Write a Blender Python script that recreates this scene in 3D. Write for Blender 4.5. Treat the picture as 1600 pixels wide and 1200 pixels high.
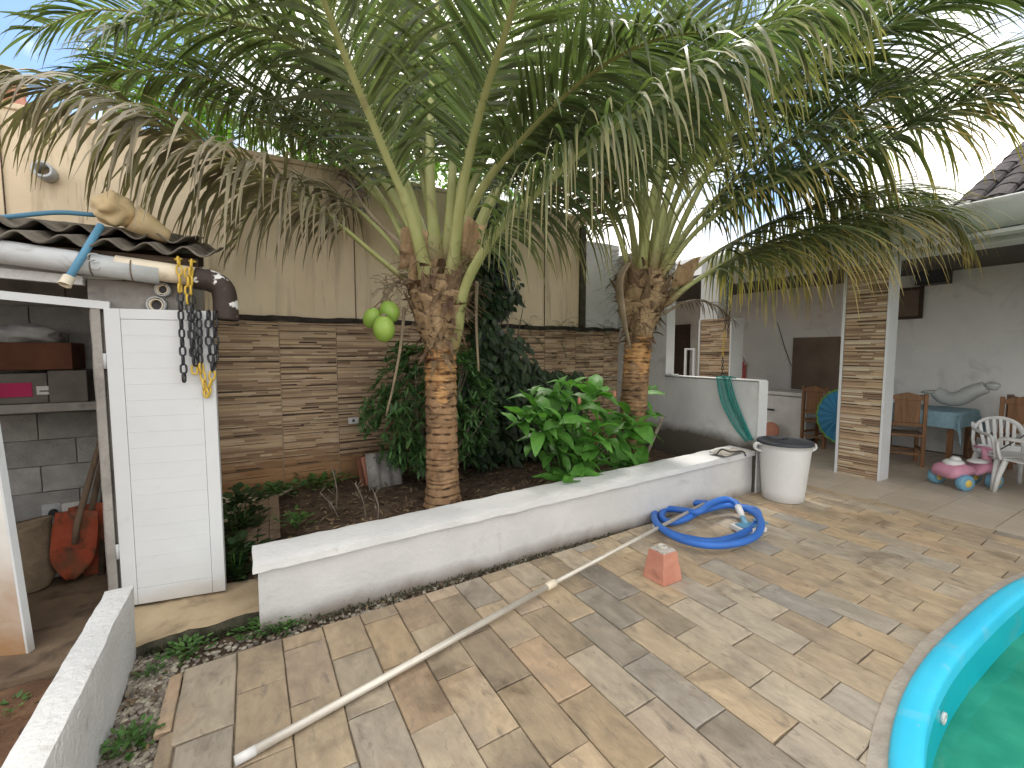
import bpy, bmesh, math, random
from mathutils import Vector, Matrix, noise
for o in list(bpy.data.objects): bpy.data.objects.remove(o)
random.seed(11)
S = bpy.context.scene; COL = S.collection; PI = math.pi; R = math.radians
# ------------------------------------------------------------------ camera
FPX = 694.0; PITCH = R(4.16); YAW = R(30.6); CAM = Vector((0, 0, 1.6))
cd = bpy.data.cameras.new('camera'); cd.sensor_width = 36; cd.lens = FPX/1600*36; cd.clip_end = 2000; cd.clip_start = .05
cam = bpy.data.objects.new('camera', cd); COL.objects.link(cam)
cam.location = CAM; cam.rotation_euler = (PI/2-PITCH, 0, -YAW); S.camera = cam
# ------------------------------------------------------------------ sky and sun
SUN_EL = R(63); SUN_AZ = R(28)          # azimuth clockwise from +Y: high, behind the palms
S.cycles.max_bounces = 5; S.cycles.diffuse_bounces = 3; S.cycles.glossy_bounces = 2; S.cycles.transmission_bounces = 3; S.cycles.transparent_max_bounces = 6
W = bpy.data.worlds.new('World'); S.world = W; W.use_nodes = True
nt = W.node_tree; nt.nodes.clear()
wo = nt.nodes.new('ShaderNodeOutputWorld'); bg = nt.nodes.new('ShaderNodeBackground')
sk = nt.nodes.new('ShaderNodeTexSky'); sk.sky_type = 'NISHITA'; sk.sun_disc = False
sk.sun_elevation = SUN_EL; sk.sun_rotation = SUN_AZ; sk.dust_density = .4; sk.ozone_density = 3
tc = nt.nodes.new('ShaderNodeTexCoord'); nz = nt.nodes.new('ShaderNodeTexNoise')
nz.inputs['Scale'].default_value = 2.3; nz.inputs['Detail'].default_value = 5; nz.inputs['Roughness'].default_value = .55
rp = nt.nodes.new('ShaderNodeValToRGB'); rp.color_ramp.elements[0].position = .39; rp.color_ramp.elements[1].position = .52
mx = nt.nodes.new('ShaderNodeMixRGB'); mx.inputs['Color2'].default_value = (10.2, 9.8, 9.1, 1)
L = nt.links.new
mpw = nt.nodes.new('ShaderNodeMapping'); mpw.inputs['Location'].default_value = (3.1, 2.2, .27); mpw.inputs['Rotation'].default_value = (0, 0, R(-9)); L(tc.outputs['Generated'], mpw.inputs['Vector']); L(mpw.outputs['Vector'], nz.inputs['Vector']); L(nz.outputs['Fac'], rp.inputs['Fac']); L(rp.outputs['Color'], mx.inputs['Fac'])
L(sk.outputs['Color'], mx.inputs['Color1']); L(mx.outputs['Color'], bg.inputs['Color']); bg.inputs['Strength'].default_value = .15
L(bg.outputs['Background'], wo.inputs['Surface'])
sd = bpy.data.lights.new('sun', 'SUN'); sd.energy = 1.7; sd.angle = R(10); sd.color = (1, .95, .86)
so = bpy.data.objects.new('sun', sd); COL.objects.link(so)
sdir = Vector((math.sin(SUN_AZ)*math.cos(SUN_EL), math.cos(SUN_AZ)*math.cos(SUN_EL), math.sin(SUN_EL)))
so.rotation_euler = sdir.to_track_quat('Z', 'Y').to_euler(); so.location = (0, 0, 20)
vs = S.view_settings; vs.view_transform = 'Standard'; vs.look = 'None'; vs.gamma = 1; vs.use_curve_mapping = False; vs.exposure = 0.74
# ------------------------------------------------------------------ photo geometry helpers (survey of the place)
_F0 = Vector((math.sin(YAW), math.cos(YAW), 0)); _R = Vector((math.cos(YAW), -math.sin(YAW), 0)); _U0 = Vector((0, 0, 1))
_F = _F0*math.cos(PITCH)-_U0*math.sin(PITCH); _U = _U0*math.cos(PITCH)+_F0*math.sin(PITCH)
def ray(x, y): return _F+_R*((x-800)/FPX)+_U*((600-y)/FPX)
def gz(x, y, z=0): d = ray(x, y); return CAM+d*((z-1.6)/d.z)
def atY(x, y, Y): d = ray(x, y); return CAM+d*(Y/d.y)
def atX(x, y, X): d = ray(x, y); return CAM+d*(X/d.x)
def atD(x, y, D): return CAM+ray(x, y)*D
# ------------------------------------------------------------------ mesh helpers
def ident(): return Matrix.Identity(4)
class MB:
    def __init__(s): s.v = []; s.f = []; s.m = []; s.a = []
    def add(s, vs, fs, m=0, a=None):
        b = len(s.v); s.v += [tuple(v) for v in vs]; s.f += [tuple(i+b for i in f) for f in fs]; s.m += [m]*len(fs)
        s.a += a if a else [0.0]*len(vs)
        return s
    def box(s, x0, x1, y0, y1, z0, z1, m=0, M=None):
        v = [Vector(p) for p in ((x0,y0,z0),(x1,y0,z0),(x1,y1,z0),(x0,y1,z0),(x0,y0,z1),(x1,y0,z1),(x1,y1,z1),(x0,y1,z1))]
        if M: v = [M@p for p in v]
        return s.add(v, [(0,3,2,1),(4,5,6,7),(0,1,5,4),(1,2,6,5),(2,3,7,6),(3,0,4,7)], m)
    def bar(s, p, q, w, h, m=0, up=(0,0,1)):
        p, q = Vector(p), Vector(q); d = (q-p); l = d.length; d.normalize(); u = Vector(up)
        if abs(d.dot(u)) > .98: u = Vector((0,1,0))
        x = d.cross(u).normalized(); u = x.cross(d)
        M = Matrix((x, d, u)).transposed().to_4x4(); M.translation = p
        return s.box(-w/2, w/2, 0, l, -h/2, h/2, m, M)
    def tube(s, pts, rad, n=8, m=0, caps=True, flat=1.0, attr=None, up=None):
        pts = [Vector(p) for p in pts]; N = len(pts)
        if not hasattr(rad, '__len__'): rad = [rad]*N
        b = []; fs = []; at = []
        t0 = (pts[1]-pts[0]).normalized(); u = Vector(up) if up else (Vector((0,0,1)) if abs(t0.z) < .9 else Vector((0,1,0)))
        for i, p in enumerate(pts):
            t = (pts[min(i+1, N-1)]-pts[max(i-1, 0)]).normalized()
            x = t.cross(u)
            if x.length < 1e-5: x = t.orthogonal()
            x.normalize(); u = x.cross(t)
            for k in range(n):
                an = 2*PI*k/n; b.append(p+x*(math.cos(an)*rad[i])+u*(math.sin(an)*rad[i]*flat)); at.append(attr[i] if attr else i/(N-1))
        for i in range(N-1):
            for k in range(n):
                fs.append((i*n+k, i*n+(k+1)%n, (i+1)*n+(k+1)%n, (i+1)*n+k))
        if caps: fs.append(tuple(range(n-1, -1, -1))); fs.append(tuple((N-1)*n+k for k in range(n)))
        return s.add(b, fs, m, at)
    def lathe(s, prof, n=24, c=(0,0,0), m=0, M=None, cap0=True, cap1=True):
        b = []; fs = []; c = Vector(c)
        for r, z in prof:
            for k in range(n):
                p = Vector((r*math.cos(2*PI*k/n), r*math.sin(2*PI*k/n), z))
                b.append((M@p if M else p)+c)
        for i in range(len(prof)-1):
            for k in range(n): fs.append((i*n+k, i*n+(k+1)%n, (i+1)*n+(k+1)%n, (i+1)*n+k))
        if cap0: fs.append(tuple(range(n-1, -1, -1)))
        if cap1: fs.append(tuple((len(prof)-1)*n+k for k in range(n)))
        return s.add(b, fs, m)
    def blob(s, c, rx, ry, rz, nu=14, nv=9, amp=0, fr=3, m=0, M=None, seed=0):
        c = Vector(c); b = []; fs = []
        for j in range(nv+1):
            th = PI*j/nv
            for i in range(nu):
                ph = 2*PI*i/nu; d = Vector((math.sin(th)*math.cos(ph), math.sin(th)*math.sin(ph), math.cos(th)))
                k = 1+amp*noise.noise(d*fr+Vector((seed, seed*.7, 0)))
                p = Vector((d.x*rx*k, d.y*ry*k, d.z*rz*k)); b.append((M@p if M else p)+c)
        for j in range(nv):
            for i in range(nu): fs.append((j*nu+i, (j+1)*nu+i, (j+1)*nu+(i+1)%nu, j*nu+(i+1)%nu))
        return s.add(b, fs, m)
    def rough_box(s, x0, x1, y0, y1, z0, z1, st=.12, amp=.006, fr=4, m=0, rnd=.0, fn=None):
        """box whose faces are subdivided and worked uneven by hand"""
        bm = bmesh.new(); dx, dy, dz = x1-x0, y1-y0, z1-z0
        nx, ny, nz_ = [max(1, int(round(d/st))) for d in (dx, dy, dz)]
        idx = {}
        def V(i, j, k):
            if (i,j,k) not in idx:
                p = Vector((x0+dx*i/nx, y0+dy*j/ny, z0+dz*k/nz_))
                e = sum((i in (0,nx), j in (0,ny), k in (0,nz_)))
                c = Vector(((x0+x1)/2, (y0+y1)/2, (z0+z1)/2))
                if rnd and e >= 2:
                    q = Vector((rnd*(1 if i == 0 else -1 if i == nx else 0), rnd*(1 if j == 0 else -1 if j == ny else 0), rnd*(1 if k == 0 else -1 if k == nz_ else 0)))
                    p += q*.45
                w = noise.noise_vector(p*fr)*amp+noise.noise_vector(p*fr*3.1)*amp*.5
                p += w
                if fn: p = fn(p)
                idx[(i,j,k)] = bm.verts.new(p)
            return idx[(i,j,k)]
        for i in range(nx):
            for j in range(ny):
                for k, o in ((0, 1), (nz_, 0)):
                    q = [V(i,j,k),V(i+1,j,k),V(i+1,j+1,k),V(i,j+1,k)]; bm.faces.new(q[::-1] if o else q)
        for i in range(nx):
            for k in range(nz_):
                for j, o in ((0, 0), (ny, 1)):
                    q = [V(i,j,k),V(i+1,j,k),V(i+1,j,k+1),V(i,j,k+1)]; bm.faces.new(q[::-1] if o else q)
        for j in range(ny):
            for k in range(nz_):
                for i, o in ((0, 1), (nx, 0)):
                    q = [V(i,j,k),V(i,j+1,k),V(i,j+1,k+1),V(i,j,k+1)]; bm.faces.new(q[::-1] if o else q)
        bm.verts.index_update(); s.add([v.co.copy() for v in bm.verts], [[v.index for v in f.verts] for f in bm.faces], m); bm.free(); return s
    def mesh(s, name, mats, smooth=False, attr=None):
        me = bpy.data.meshes.new(name); me.from_pydata(s.v, [], s.f)
        for q in (mats if isinstance(mats, (list, tuple)) else [mats]): me.materials.append(q)
        if any(s.m): me.polygons.foreach_set('material_index', s.m)
        if smooth: me.polygons.foreach_set('use_smooth', [True]*len(s.f))
        if attr:
            A = me.attributes.new(attr, 'FLOAT', 'POINT'); A.data.foreach_set('value', s.a)
        me.update(); return me
    def build(s, name, mats, parent=None, smooth=False, attr=None, bevel=0, seg=2, sharp=0):
        o = bpy.data.objects.new(name, s.mesh(name, mats, smooth or bool(sharp), attr)); COL.objects.link(o)
        if sharp: o.data.set_sharp_from_angle(angle=R(sharp))
        if parent: link(o, parent)
        if bevel:
            b = o.modifiers.new('bevel', 'BEVEL'); b.width = bevel; b.segments = seg; b.limit_method = 'ANGLE'; b.angle_limit = R(35)
        return o
def link(o, parent):
    o.parent = parent
    if parent.location.length > 0 or any(abs(a) > 0 for a in parent.rotation_euler): o.matrix_parent_inverse = wmat(parent).inverted()
def wmat(o):
    m = Matrix.LocRotScale(o.location, o.rotation_euler, o.scale)
    return (wmat(o.parent)@o.matrix_parent_inverse@m) if o.parent else m
def tag(o, label, cat=None, group=None, kind=None):
    if label: o['label'] = label
    if cat: o['category'] = cat
    if group: o['group'] = group
    if kind: o['kind'] = kind
    return o
def thing(name, label, cat, loc=(0,0,0), group=None):
    o = bpy.data.objects.new(name, None); o.empty_display_size = .1; COL.objects.link(o); o.location = loc
    return tag(o, label, cat, group)
def piece(name, me, parent, M=None):
    """one alike piece that shares mesh data; M is its world matrix"""
    o = bpy.data.objects.new(name, me); COL.objects.link(o); link(o, parent)
    if M is not None:
        o.matrix_basis = M
    return o
def stuff(o): o['kind'] = 'stuff'; return o
def struct(o): o['kind'] = 'structure'; return o
def TR(x, y, z, rz=0, rx=0, ry=0, s=(1,1,1)):
    return Matrix.LocRotScale(Vector((x,y,z)), Matrix.Rotation(rz,3,'Z')@Matrix.Rotation(ry,3,'Y')@Matrix.Rotation(rx,3,'X'), Vector(s))
def spline(P, n):
    P = [Vector(p) for p in P]; out = []
    Q = [P[0]*2-P[1]]+P+[P[-1]*2-P[-2]]
    for i in range(1, len(Q)-2):
        for k in range(n):
            t = k/n; a, b, c, d = Q[i-1], Q[i], Q[i+1], Q[i+2]
            out.append(.5*((2*b)+(c-a)*t+(2*a-5*b+4*c-d)*t*t+(3*b-a-3*c+d)*t**3))
    out.append(P[-1]); return out
# ------------------------------------------------------------------ materials
def mat(name, stops, scale=4, detail=5, rough=.7, bump=0, bscale=60, bdetail=4, stretch=None, spec=.3, island=0, objrand=0, objstops=None,
        dirt=None, transl=0, metal=0, coord='Object', attr=None, attrcol=None, attrlo=.5, attrhi=1, zdirt=None, plain=False, distort=.3, rvar=0, alpha=1, coat=0, damp=None):
    m = bpy.data.materials.new(name); m.use_nodes = True; t = m.node_tree; N = t.nodes; K = t.links.new
    bs = N['Principled BSDF']; out = N['Material Output']
    c = N.new('ShaderNodeTexCoord'); vec = c.outputs[coord]
    if objrand or objstops:
        oi = N.new('ShaderNodeObjectInfo'); va = N.new('ShaderNodeVectorMath'); va.operation = 'ADD'
        mu = N.new('ShaderNodeMath'); mu.operation = 'MULTIPLY'; mu.inputs[1].default_value = 37
        K(oi.outputs['Random'], mu.inputs[0]); K(vec, va.inputs[0]); K(mu.outputs[0], va.inputs[1]); vec = va.outputs[0]
    if stretch:
        mp = N.new('ShaderNodeMapping'); mp.inputs['Scale'].default_value = stretch; K(vec, mp.inputs['Vector']); sv = mp.outputs[0]
    else: sv = vec
    def nse(v, sc, de, di=.3):
        q = N.new('ShaderNodeTexNoise'); q.inputs['Scale'].default_value = sc; q.inputs['Detail'].default_value = de; q.inputs['Distortion'].default_value = di; q.inputs['Roughness'].default_value = .6
        K(v, q.inputs['Vector']); return q.outputs['Fac']
    def ramp(f, st, interp='LINEAR'):
        q = N.new('ShaderNodeValToRGB'); e = q.color_ramp.elements; q.color_ramp.interpolation = interp
        while len(e) < len(st): e.new(.5)
        for i, (p, cc) in enumerate(st): e[i].position = p; e[i].color = (*cc, 1) if len(cc) == 3 else cc
        K(f, q.inputs['Fac']); return q.outputs['Color']
    def mix(f, a, b, bt='MIX'):
        q = N.new('ShaderNodeMixRGB'); q.blend_type = bt
        for s_, v in (('Fac', f), ('Color1', a), ('Color2', b)):
            if hasattr(v, 'node'): K(v, q.inputs[s_])
            else: q.inputs[s_].default_value = v if not isinstance(v, tuple) else (*v, 1)
        return q.outputs['Color']
    if len(stops) == 1:
        cc = stops[0][1]; stops = [(.3, tuple(x*.86 for x in cc)), (.7, tuple(min(1, x*1.1) for x in cc))]
    if plain:
        g0 = N.new('ShaderNodeNewGeometry'); wv = N.new('ShaderNodeTexWhiteNoise'); wv.noise_dimensions = '1D'; K(g0.outputs['Random Per Island'], wv.inputs['W']); col = ramp(wv.outputs['Value'], [(0, stops[0][1]), (1, stops[-1][1])])
    else: col = ramp(nse(sv, scale, detail, distort), stops)
    if objstops:
        col = mix(1.0, ramp(oi.outputs['Random'], objstops), mix(1.0, col, (2.0,2.0,2.0), 'MULTIPLY'), 'MULTIPLY')
    if objrand:
        q = N.new('ShaderNodeMapRange'); q.inputs['To Min'].default_value = 1-objrand; q.inputs['To Max'].default_value = 1+objrand; K(oi.outputs['Random'], q.inputs['Value'])
        hs = N.new('ShaderNodeHueSaturation'); K(q.outputs[0], hs.inputs['Value']); K(col, hs.inputs['Color']); col = hs.outputs[0]
    if island:
        g = N.new('ShaderNodeNewGeometry'); q = N.new('ShaderNodeMapRange'); q.inputs['To Min'].default_value = 1-island; q.inputs['To Max'].default_value = 1+island
        K(g.outputs['Random Per Island'], q.inputs['Value']); hs = N.new('ShaderNodeHueSaturation'); K(q.outputs[0], hs.inputs['Value']); K(col, hs.inputs['Color'])
        q2 = N.new('ShaderNodeMapRange'); q2.inputs['To Min'].default_value = .5-island*.05; q2.inputs['To Max'].default_value = .5+island*.05
        K(g.outputs['Random Per Island'], q2.inputs['Value']); K(q2.outputs[0], hs.inputs['Hue']); col = hs.outputs[0]
    if dirt:
        for dcol, dsc, lo, hi, dstr in (dirt if isinstance(dirt, list) else [dirt]):
            v2 = vec
            if dstr:
                mp = N.new('ShaderNodeMapping'); mp.inputs['Scale'].default_value = dstr; mp.inputs['Location'].default_value = (dsc, 3.1, 1.7); K(vec, mp.inputs['Vector']); v2 = mp.outputs[0]
            col = mix(ramp(nse(v2, dsc, 7, .5), [(lo, (0,0,0)), (hi, (1,1,1))]), col, dcol)
    if zdirt:                                   # mud splash with a ragged edge
        dcol, z0, z1, na, am = zdirt
        sp = N.new('ShaderNodeSeparateXYZ'); g = N.new('ShaderNodeNewGeometry'); K(g.outputs['Position'], sp.inputs[0])
        ad = N.new('ShaderNodeMath'); ad.operation = 'MULTIPLY_ADD'; ad.inputs[1].default_value = -na; K(nse(g.outputs['Position'], 3.2, 7, .4), ad.inputs[0]); K(sp.outputs['Z'], ad.inputs[2])
        q = N.new('ShaderNodeMapRange'); q.inputs['From Min'].default_value = z1-na*.5; q.inputs['From Max'].default_value = z0-na*.5; q.inputs['To Max'].default_value = am
        K(ad.outputs[0], q.inputs['Value']); col = mix(q.outputs[0], col, dcol)
    if attr:
        at = N.new('ShaderNodeAttribute'); at.attribute_name = attr
        q = N.new('ShaderNodeMapRange'); q.inputs['From Min'].default_value = attrlo; q.inputs['From Max'].default_value = attrhi; K(at.outputs['Fac'], q.inputs['Value'])
        col = mix(q.outputs[0], col, attrcol)
    K(col, bs.inputs['Base Color']); bs.inputs['Roughness'].default_value = rough; bs.inputs['Specular IOR Level'].default_value = spec; bs.inputs['Metallic'].default_value = metal
    if coat: bs.inputs['Coat Weight'].default_value = coat
    if rvar:
        q = N.new('ShaderNodeMapRange'); q.inputs['To Min'].default_value = rough-rvar; q.inputs['To Max'].default_value = min(1, rough+rvar); K(nse(vec, scale*1.7, 4), q.inputs['Value']); K(q.outputs[0], bs.inputs['Roughness'])
    if damp:                                    # damp patches still drying on the stone
        g1 = N.new('ShaderNodeNewGeometry'); wf_ = ramp(nse(g1.outputs['Position'], damp[0], 6, .6), [(damp[1], (0,0,0)), (damp[2], (1,1,1))])
        K(mix(wf_, col, mix(1.0, col, (.72,.70,.68), 'MULTIPLY')), bs.inputs['Base Color'])
        q = N.new('ShaderNodeMapRange'); q.inputs['To Min'].default_value = rough; q.inputs['To Max'].default_value = .28; K(wf_, q.inputs['Value']); K(q.outputs[0], bs.inputs['Roughness'])
    if bump:
        b = N.new('ShaderNodeBump'); b.inputs['Strength'].default_value = min(1, bump); b.inputs['Distance'].default_value = .01*max(1, bump); K(nse(sv if stretch else vec, bscale, bdetail), b.inputs['Height']); K(b.outputs[0], bs.inputs['Normal'])
    sh = bs.outputs[0]
    if transl:
        tr = N.new('ShaderNodeBsdfTranslucent'); K(mix(1.0, col, (1.5,1.75,.8), 'MULTIPLY'), tr.inputs['Color'])
        ms = N.new('ShaderNodeMixShader'); ms.inputs[0].default_value = transl; K(sh, ms.inputs[1]); K(tr.outputs[0], ms.inputs[2]); sh = ms.outputs[0]
    if alpha < 1:
        tp = N.new('ShaderNodeBsdfTransparent'); ms = N.new('ShaderNodeMixShader'); ms.inputs[0].default_value = alpha; K(tp.outputs[0], ms.inputs[1]); K(sh, ms.inputs[2]); sh = ms.outputs[0]
    K(sh, out.inputs['Surface']); return m
def flat(name, c, rough=.5, spec=.4, **k): return mat(name, [(0, c)], rough=rough, spec=spec, **k)
M = {}
M['white'] = mat('white_paint', [(.3,(.58,.585,.59)),(.7,(.69,.69,.68))], 3, 6, .8, 1, 38, dirt=[((.34,.31,.27),3.5,.62,.80,None),((.50,.48,.45),14,.60,.75,None)])
M['planter'] = mat('planter_paint', [(.3,(.55,.545,.54)),(.7,(.65,.645,.635))], 2.5, 6, .8, .5, 30, dirt=[((.42,.39,.36),4,.60,.85,None),((.2,.17,.13),22,.70,.78,None)], zdirt=((.16,.12,.08),-.03,.10,.16,.85))
M['coping'] = mat('coping_paint', [(.3,(.62,.625,.63)),(.7,(.71,.71,.705))], 3, 6, .7, .6, 26, dirt=[((.45,.44,.42),6,.64,.8,None),((.12,.10,.08),38,.73,.78,None)])
M['cream'] = mat('cream_plaster', [(.3,(.70,.57,.40)),(.7,(.84,.71,.52))], 1.3, 6, .85, .3, 50, dirt=[((.30,.22,.14),2.2,.52,.80,(2.6,1,.22)),((.16,.13,.10),6,.62,.78,(2.2,1,.18))])
M['grey_wall'] = mat('worn_shaded_wall', [(.3,(.50,.50,.50)),(.7,(.62,.62,.61))], 2.2, 7, .85, .3, 40, dirt=[((.32,.31,.30),3,.55,.8,None)], zdirt=((.09,.075,.055),.52,.66,.22,.95))  # greyer base carries the side wall's shade; the blotches are wear
M['int_wall'] = mat('veranda_plaster', [(.3,(.70,.69,.68)),(.7,(.80,.79,.77))], 1.6, 6, .85, .25, 40, dirt=[((.45,.44,.43),2.2,.55,.8,None)])
M['cement'] = mat('bare_cement', [(.3,(.22,.205,.19)),(.7,(.38,.36,.33))], 5, 7, .9, .6, 40, dirt=[((.12,.11,.10),6,.58,.78,None)])
M['block'] = mat('concrete_block', [(.3,(.30,.30,.29)),(.7,(.46,.45,.43))], 9, 7, .95, .8, 90, objrand=.14)
M['dirtfloor'] = mat('dirty_shed_floor', [(.25,(.09,.06,.04)),(.75,(.25,.18,.115))], 3, 7, .9, .5, 40, dirt=[((.05,.035,.025),5,.52,.72,None)])
M['slab'] = mat('stained_concrete', [(.25,(.34,.25,.15)),(.75,(.52,.41,.27))], 3, 7, .85, .4, 40, dirt=[((.16,.12,.08),4,.58,.76,None)])
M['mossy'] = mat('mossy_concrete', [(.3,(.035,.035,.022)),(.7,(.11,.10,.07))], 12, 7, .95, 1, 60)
M['tile_a'] = mat('strip_tan', [(.3,(.43,.295,.18)),(.7,(.55,.405,.265))], 9, 5, .5, .15, 80, stretch=(.3,.3,3), island=.16, zdirt=((.30,.155,.065),.36,.72,.5,.88))
M['tile_b'] = mat('strip_beige', [(.3,(.50,.37,.245)),(.7,(.61,.475,.335))], 9, 5, .5, .15, 80, stretch=(.3,.3,3), island=.12, zdirt=((.32,.17,.075),.36,.72,.5,.88))
M['tile_c'] = mat('strip_brown', [(.3,(.24,.155,.095)),(.7,(.35,.24,.155))], 9, 5, .5, .15, 80, stretch=(.3,.3,3), island=.2, zdirt=((.27,.14,.06),.36,.72,.5,.85))
M['tile_d'] = mat('strip_dark', [(.3,(.055,.036,.026)),(.7,(.11,.072,.05))], 9, 5, .55, .15, 80, stretch=(.3,.3,3), island=.2)
for k_, nm_, c0_, c1_ in (('a','tan',(.43,.295,.18),(.55,.405,.265)),('b','beige',(.50,.40,.28),(.62,.52,.39)),('c','brown',(.24,.155,.095),(.35,.24,.155))):
    M['ptile_'+k_] = mat('pillar_strip_'+nm_, [(.3,c0_),(.7,c1_)], 9, 5, .5, .15, 80, stretch=(.3,.3,3), island=.16)
M['grout'] = mat('tile_grout', [(.3,(.16,.115,.08)),(.7,(.24,.18,.13))], 20, 4, .9)
def pavermat(name, k, st, dk): return mat(name, [(.28,(.385,.375,.365)),(.5,(.50,.49,.475)),(.72,(.61,.595,.57))], 11, 7, .58, .8, 30, bdetail=7, stretch=(1.3,.55,1), distort=.5, damp=(1.7,.60,.66),
    objstops=[(p, tuple(x*k for x in c)) for p, c in st], dirt=[(dk,3.0,.50,.80,None),((.19,.16,.128),15,.58,.76,(1.3,.6,1)),((.36,.265,.185),4.5,.58,.82,None),((.09,.075,.06),60,.68,.74,None)])
PST = [(.0,(.38,.305,.22)),(.14,(.46,.37,.26)),(.28,(.49,.375,.245)),(.42,(.41,.345,.26)),(.54,(.49,.42,.325)),(.68,(.35,.325,.29)),(.8,(.52,.42,.29)),(.9,(.46,.335,.225)),(1,(.42,.38,.32))]
M['paver'] = pavermat('slate_paver', .97, PST, (.25,.21,.17)); M['paver_worn'] = pavermat('slate_paver_weathered', .74, PST, (.13,.105,.08))
M['bed'] = mat('joint_sand', [(.3,(.12,.095,.068)),(.7,(.22,.18,.13))], 25, 5, .95, .6, 90)
M['gravelmat'] = mat('gravel', [(.3,(.17,.145,.115)),(.7,(.40,.36,.30))], 30, 3, .85, .3, 90, island=.45)
M['soil'] = mat('dark_soil', [(.3,(.045,.030,.020)),(.7,(.14,.098,.066))], 9, 8, .95, 1, 50)
M['redsoil'] = mat('red_soil', [(.25,(.06,.033,.02)),(.5,(.13,.07,.04)),(.75,(.26,.155,.085))], 4, 8, .95, 1, 40)
M['floor'] = mat('veranda_tile', [(.3,(.44,.37,.29)),(.7,(.53,.455,.365))], 3, 6, .42, .1, 60, objrand=.05, dirt=[((.36,.30,.24),5,.58,.8,None)])
M['door'] = mat('white_aluminium', [(.3,(.58,.60,.615)),(.7,(.64,.66,.67))], 2, 4, .42, .04, 40, spec=.5, dirt=[((.48,.46,.43),5,.62,.85,None),((.40,.37,.33),26,.70,.78,None)], zdirt=((.36,.31,.25),.05,.16,.22,.55))
M['rustdoor'] = mat('white_door_rusty_foot', [(.3,(.70,.72,.70)),(.7,(.78,.79,.77))], 2, 4, .5, .1, 50, zdirt=((.30,.15,.05),.02,.85,.7,.97))
M['pvc'] = mat('grey_pvc', [(.3,(.40,.42,.44)),(.7,(.60,.62,.63))], 4, 6, .45, .1, 60, stretch=(.6,2,2), dirt=[((.25,.24,.22),5,.58,.75,None)])
M['pvc_cream'] = mat('cream_pvc', [(.3,(.66,.58,.44)),(.7,(.76,.69,.56))], 5, 5, .5, .1, 60, dirt=[((.4,.33,.24),6,.62,.8,None)])
M['elbow'] = mat('chipped_elbow', [(.50,(.045,.032,.027)),(.57,(.055,.04,.033)),(.60,(.72,.71,.69))], 9, 6, .6, .3, 30)
M['fibro'] = mat('fibre_cement', [(.3,(.11,.095,.078)),(.7,(.28,.25,.21))], 5, 8, .95, .8, 60, dirt=[((.05,.043,.034),4,.5,.72,None),((.15,.12,.07),14,.62,.74,None)])
M['timber'] = mat('old_timber', [(.3,(.05,.035,.025)),(.7,(.12,.085,.06))], 6, 6, .9, .5, 50, stretch=(1,8,8))
M['blackwood'] = mat('dark_gap', [(.3,(.02,.017,.014)),(.7,(.06,.05,.042))], 8, 6, .95, .8, 40)
M['chain_y'] = flat('yellow_plastic', (.62,.42,.06), .4); M['chain_k'] = flat('black_plastic', (.025,.026,.03), .4)
M['blue_pipe'] = flat('blue_pipe', (.10,.27,.42), .5); M['hose'] = flat('blue_hose', (.035,.15,.52), .5, .4, dirt=[((.10,.17,.34),9,.58,.8,None)])
M['alu'] = mat('weathered_pole', [(.3,(.52,.47,.40)),(.7,(.66,.62,.55))], 6, 5, .38, .1, 60, spec=.5, metal=.35)
M['bin'] = mat('white_plastic_bin', [(.3,(.62,.61,.60)),(.7,(.70,.69,.67))], 3, 5, .5, .05, 50, dirt=[((.5,.47,.43),7,.66,.85,None)])
M['lid'] = mat('charcoal_lid', [(.3,(.035,.04,.05)),(.7,(.06,.065,.075))], 5, 4, .5)
M['bag'] = mat('black_bag', [(.3,(.02,.025,.035)),(.7,(.045,.05,.065))], 9, 4, .3, .6, 30)
M['redcem'] = mat('red_cement', [(.3,(.42,.17,.115)),(.7,(.56,.26,.18))], 5, 6, .85, .35, 60, dirt=[((.28,.13,.10),6,.6,.78,None)])
M['whitecem'] = mat('white_cement', [(.3,(.42,.38,.33)),(.7,(.62,.58,.53))], 16, 6, .9, .8, 60)
M['pool'] = mat('pool_fibreglass', [(.3,(.035,.53,.80)),(.7,(.06,.61,.86))], 2, 5, .42, .05, 40, spec=.4, dirt=[((.30,.58,.66),5,.58,.85,None),((.40,.52,.54),45,.68,.76,None)])
M['pool_shaded'] = mat('pool_inner_shaded', [(.3,(.004,.40,.52)),(.7,(.008,.47,.58))], 2.5, 6, .3, .03, 40, spec=.5, dirt=[((.10,.38,.38),3,.55,.8,None)])  # deeper teal than the rim: the wall's shade is put into its colour
M['mortar'] = mat('mortar', [(.3,(.36,.31,.26)),(.7,(.52,.46,.39))], 12, 6, .95, .8, 50)
M['wood'] = mat('varnished_wood', [(.3,(.15,.07,.03)),(.7,(.28,.14,.065))], 5, 6, .45, .15, 40, stretch=(6,6,.6))
M['darkdoor'] = mat('dark_wood_door', [(.3,(.045,.028,.02)),(.7,(.085,.055,.04))], 6, 6, .6, .1, 30, stretch=(1,1,8))
M['board'] = mat('brown_board', [(.3,(.13,.095,.07)),(.7,(.20,.15,.115))], 2.5, 6, .7, .1, 30)
M['cloth'] = mat('blue_tablecloth', [(.3,(.22,.36,.43)),(.7,(.30,.45,.52))], 18, 4, .8, .2, 60)
M['plastic'] = flat('white_plastic', (.72,.71,.69), .45)
M['pink'] = flat('pink_plastic', (.62,.28,.38), .4); M['toyblue'] = flat('light_blue_plastic', (.17,.36,.50), .45); M['toyyel'] = flat('yellow_hub', (.70,.52,.12), .45)
M['fridge'] = flat('freezer_enamel', (.60,.59,.57), .4); M['dark'] = flat('dark_plastic', (.03,.03,.033), .5)
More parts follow.
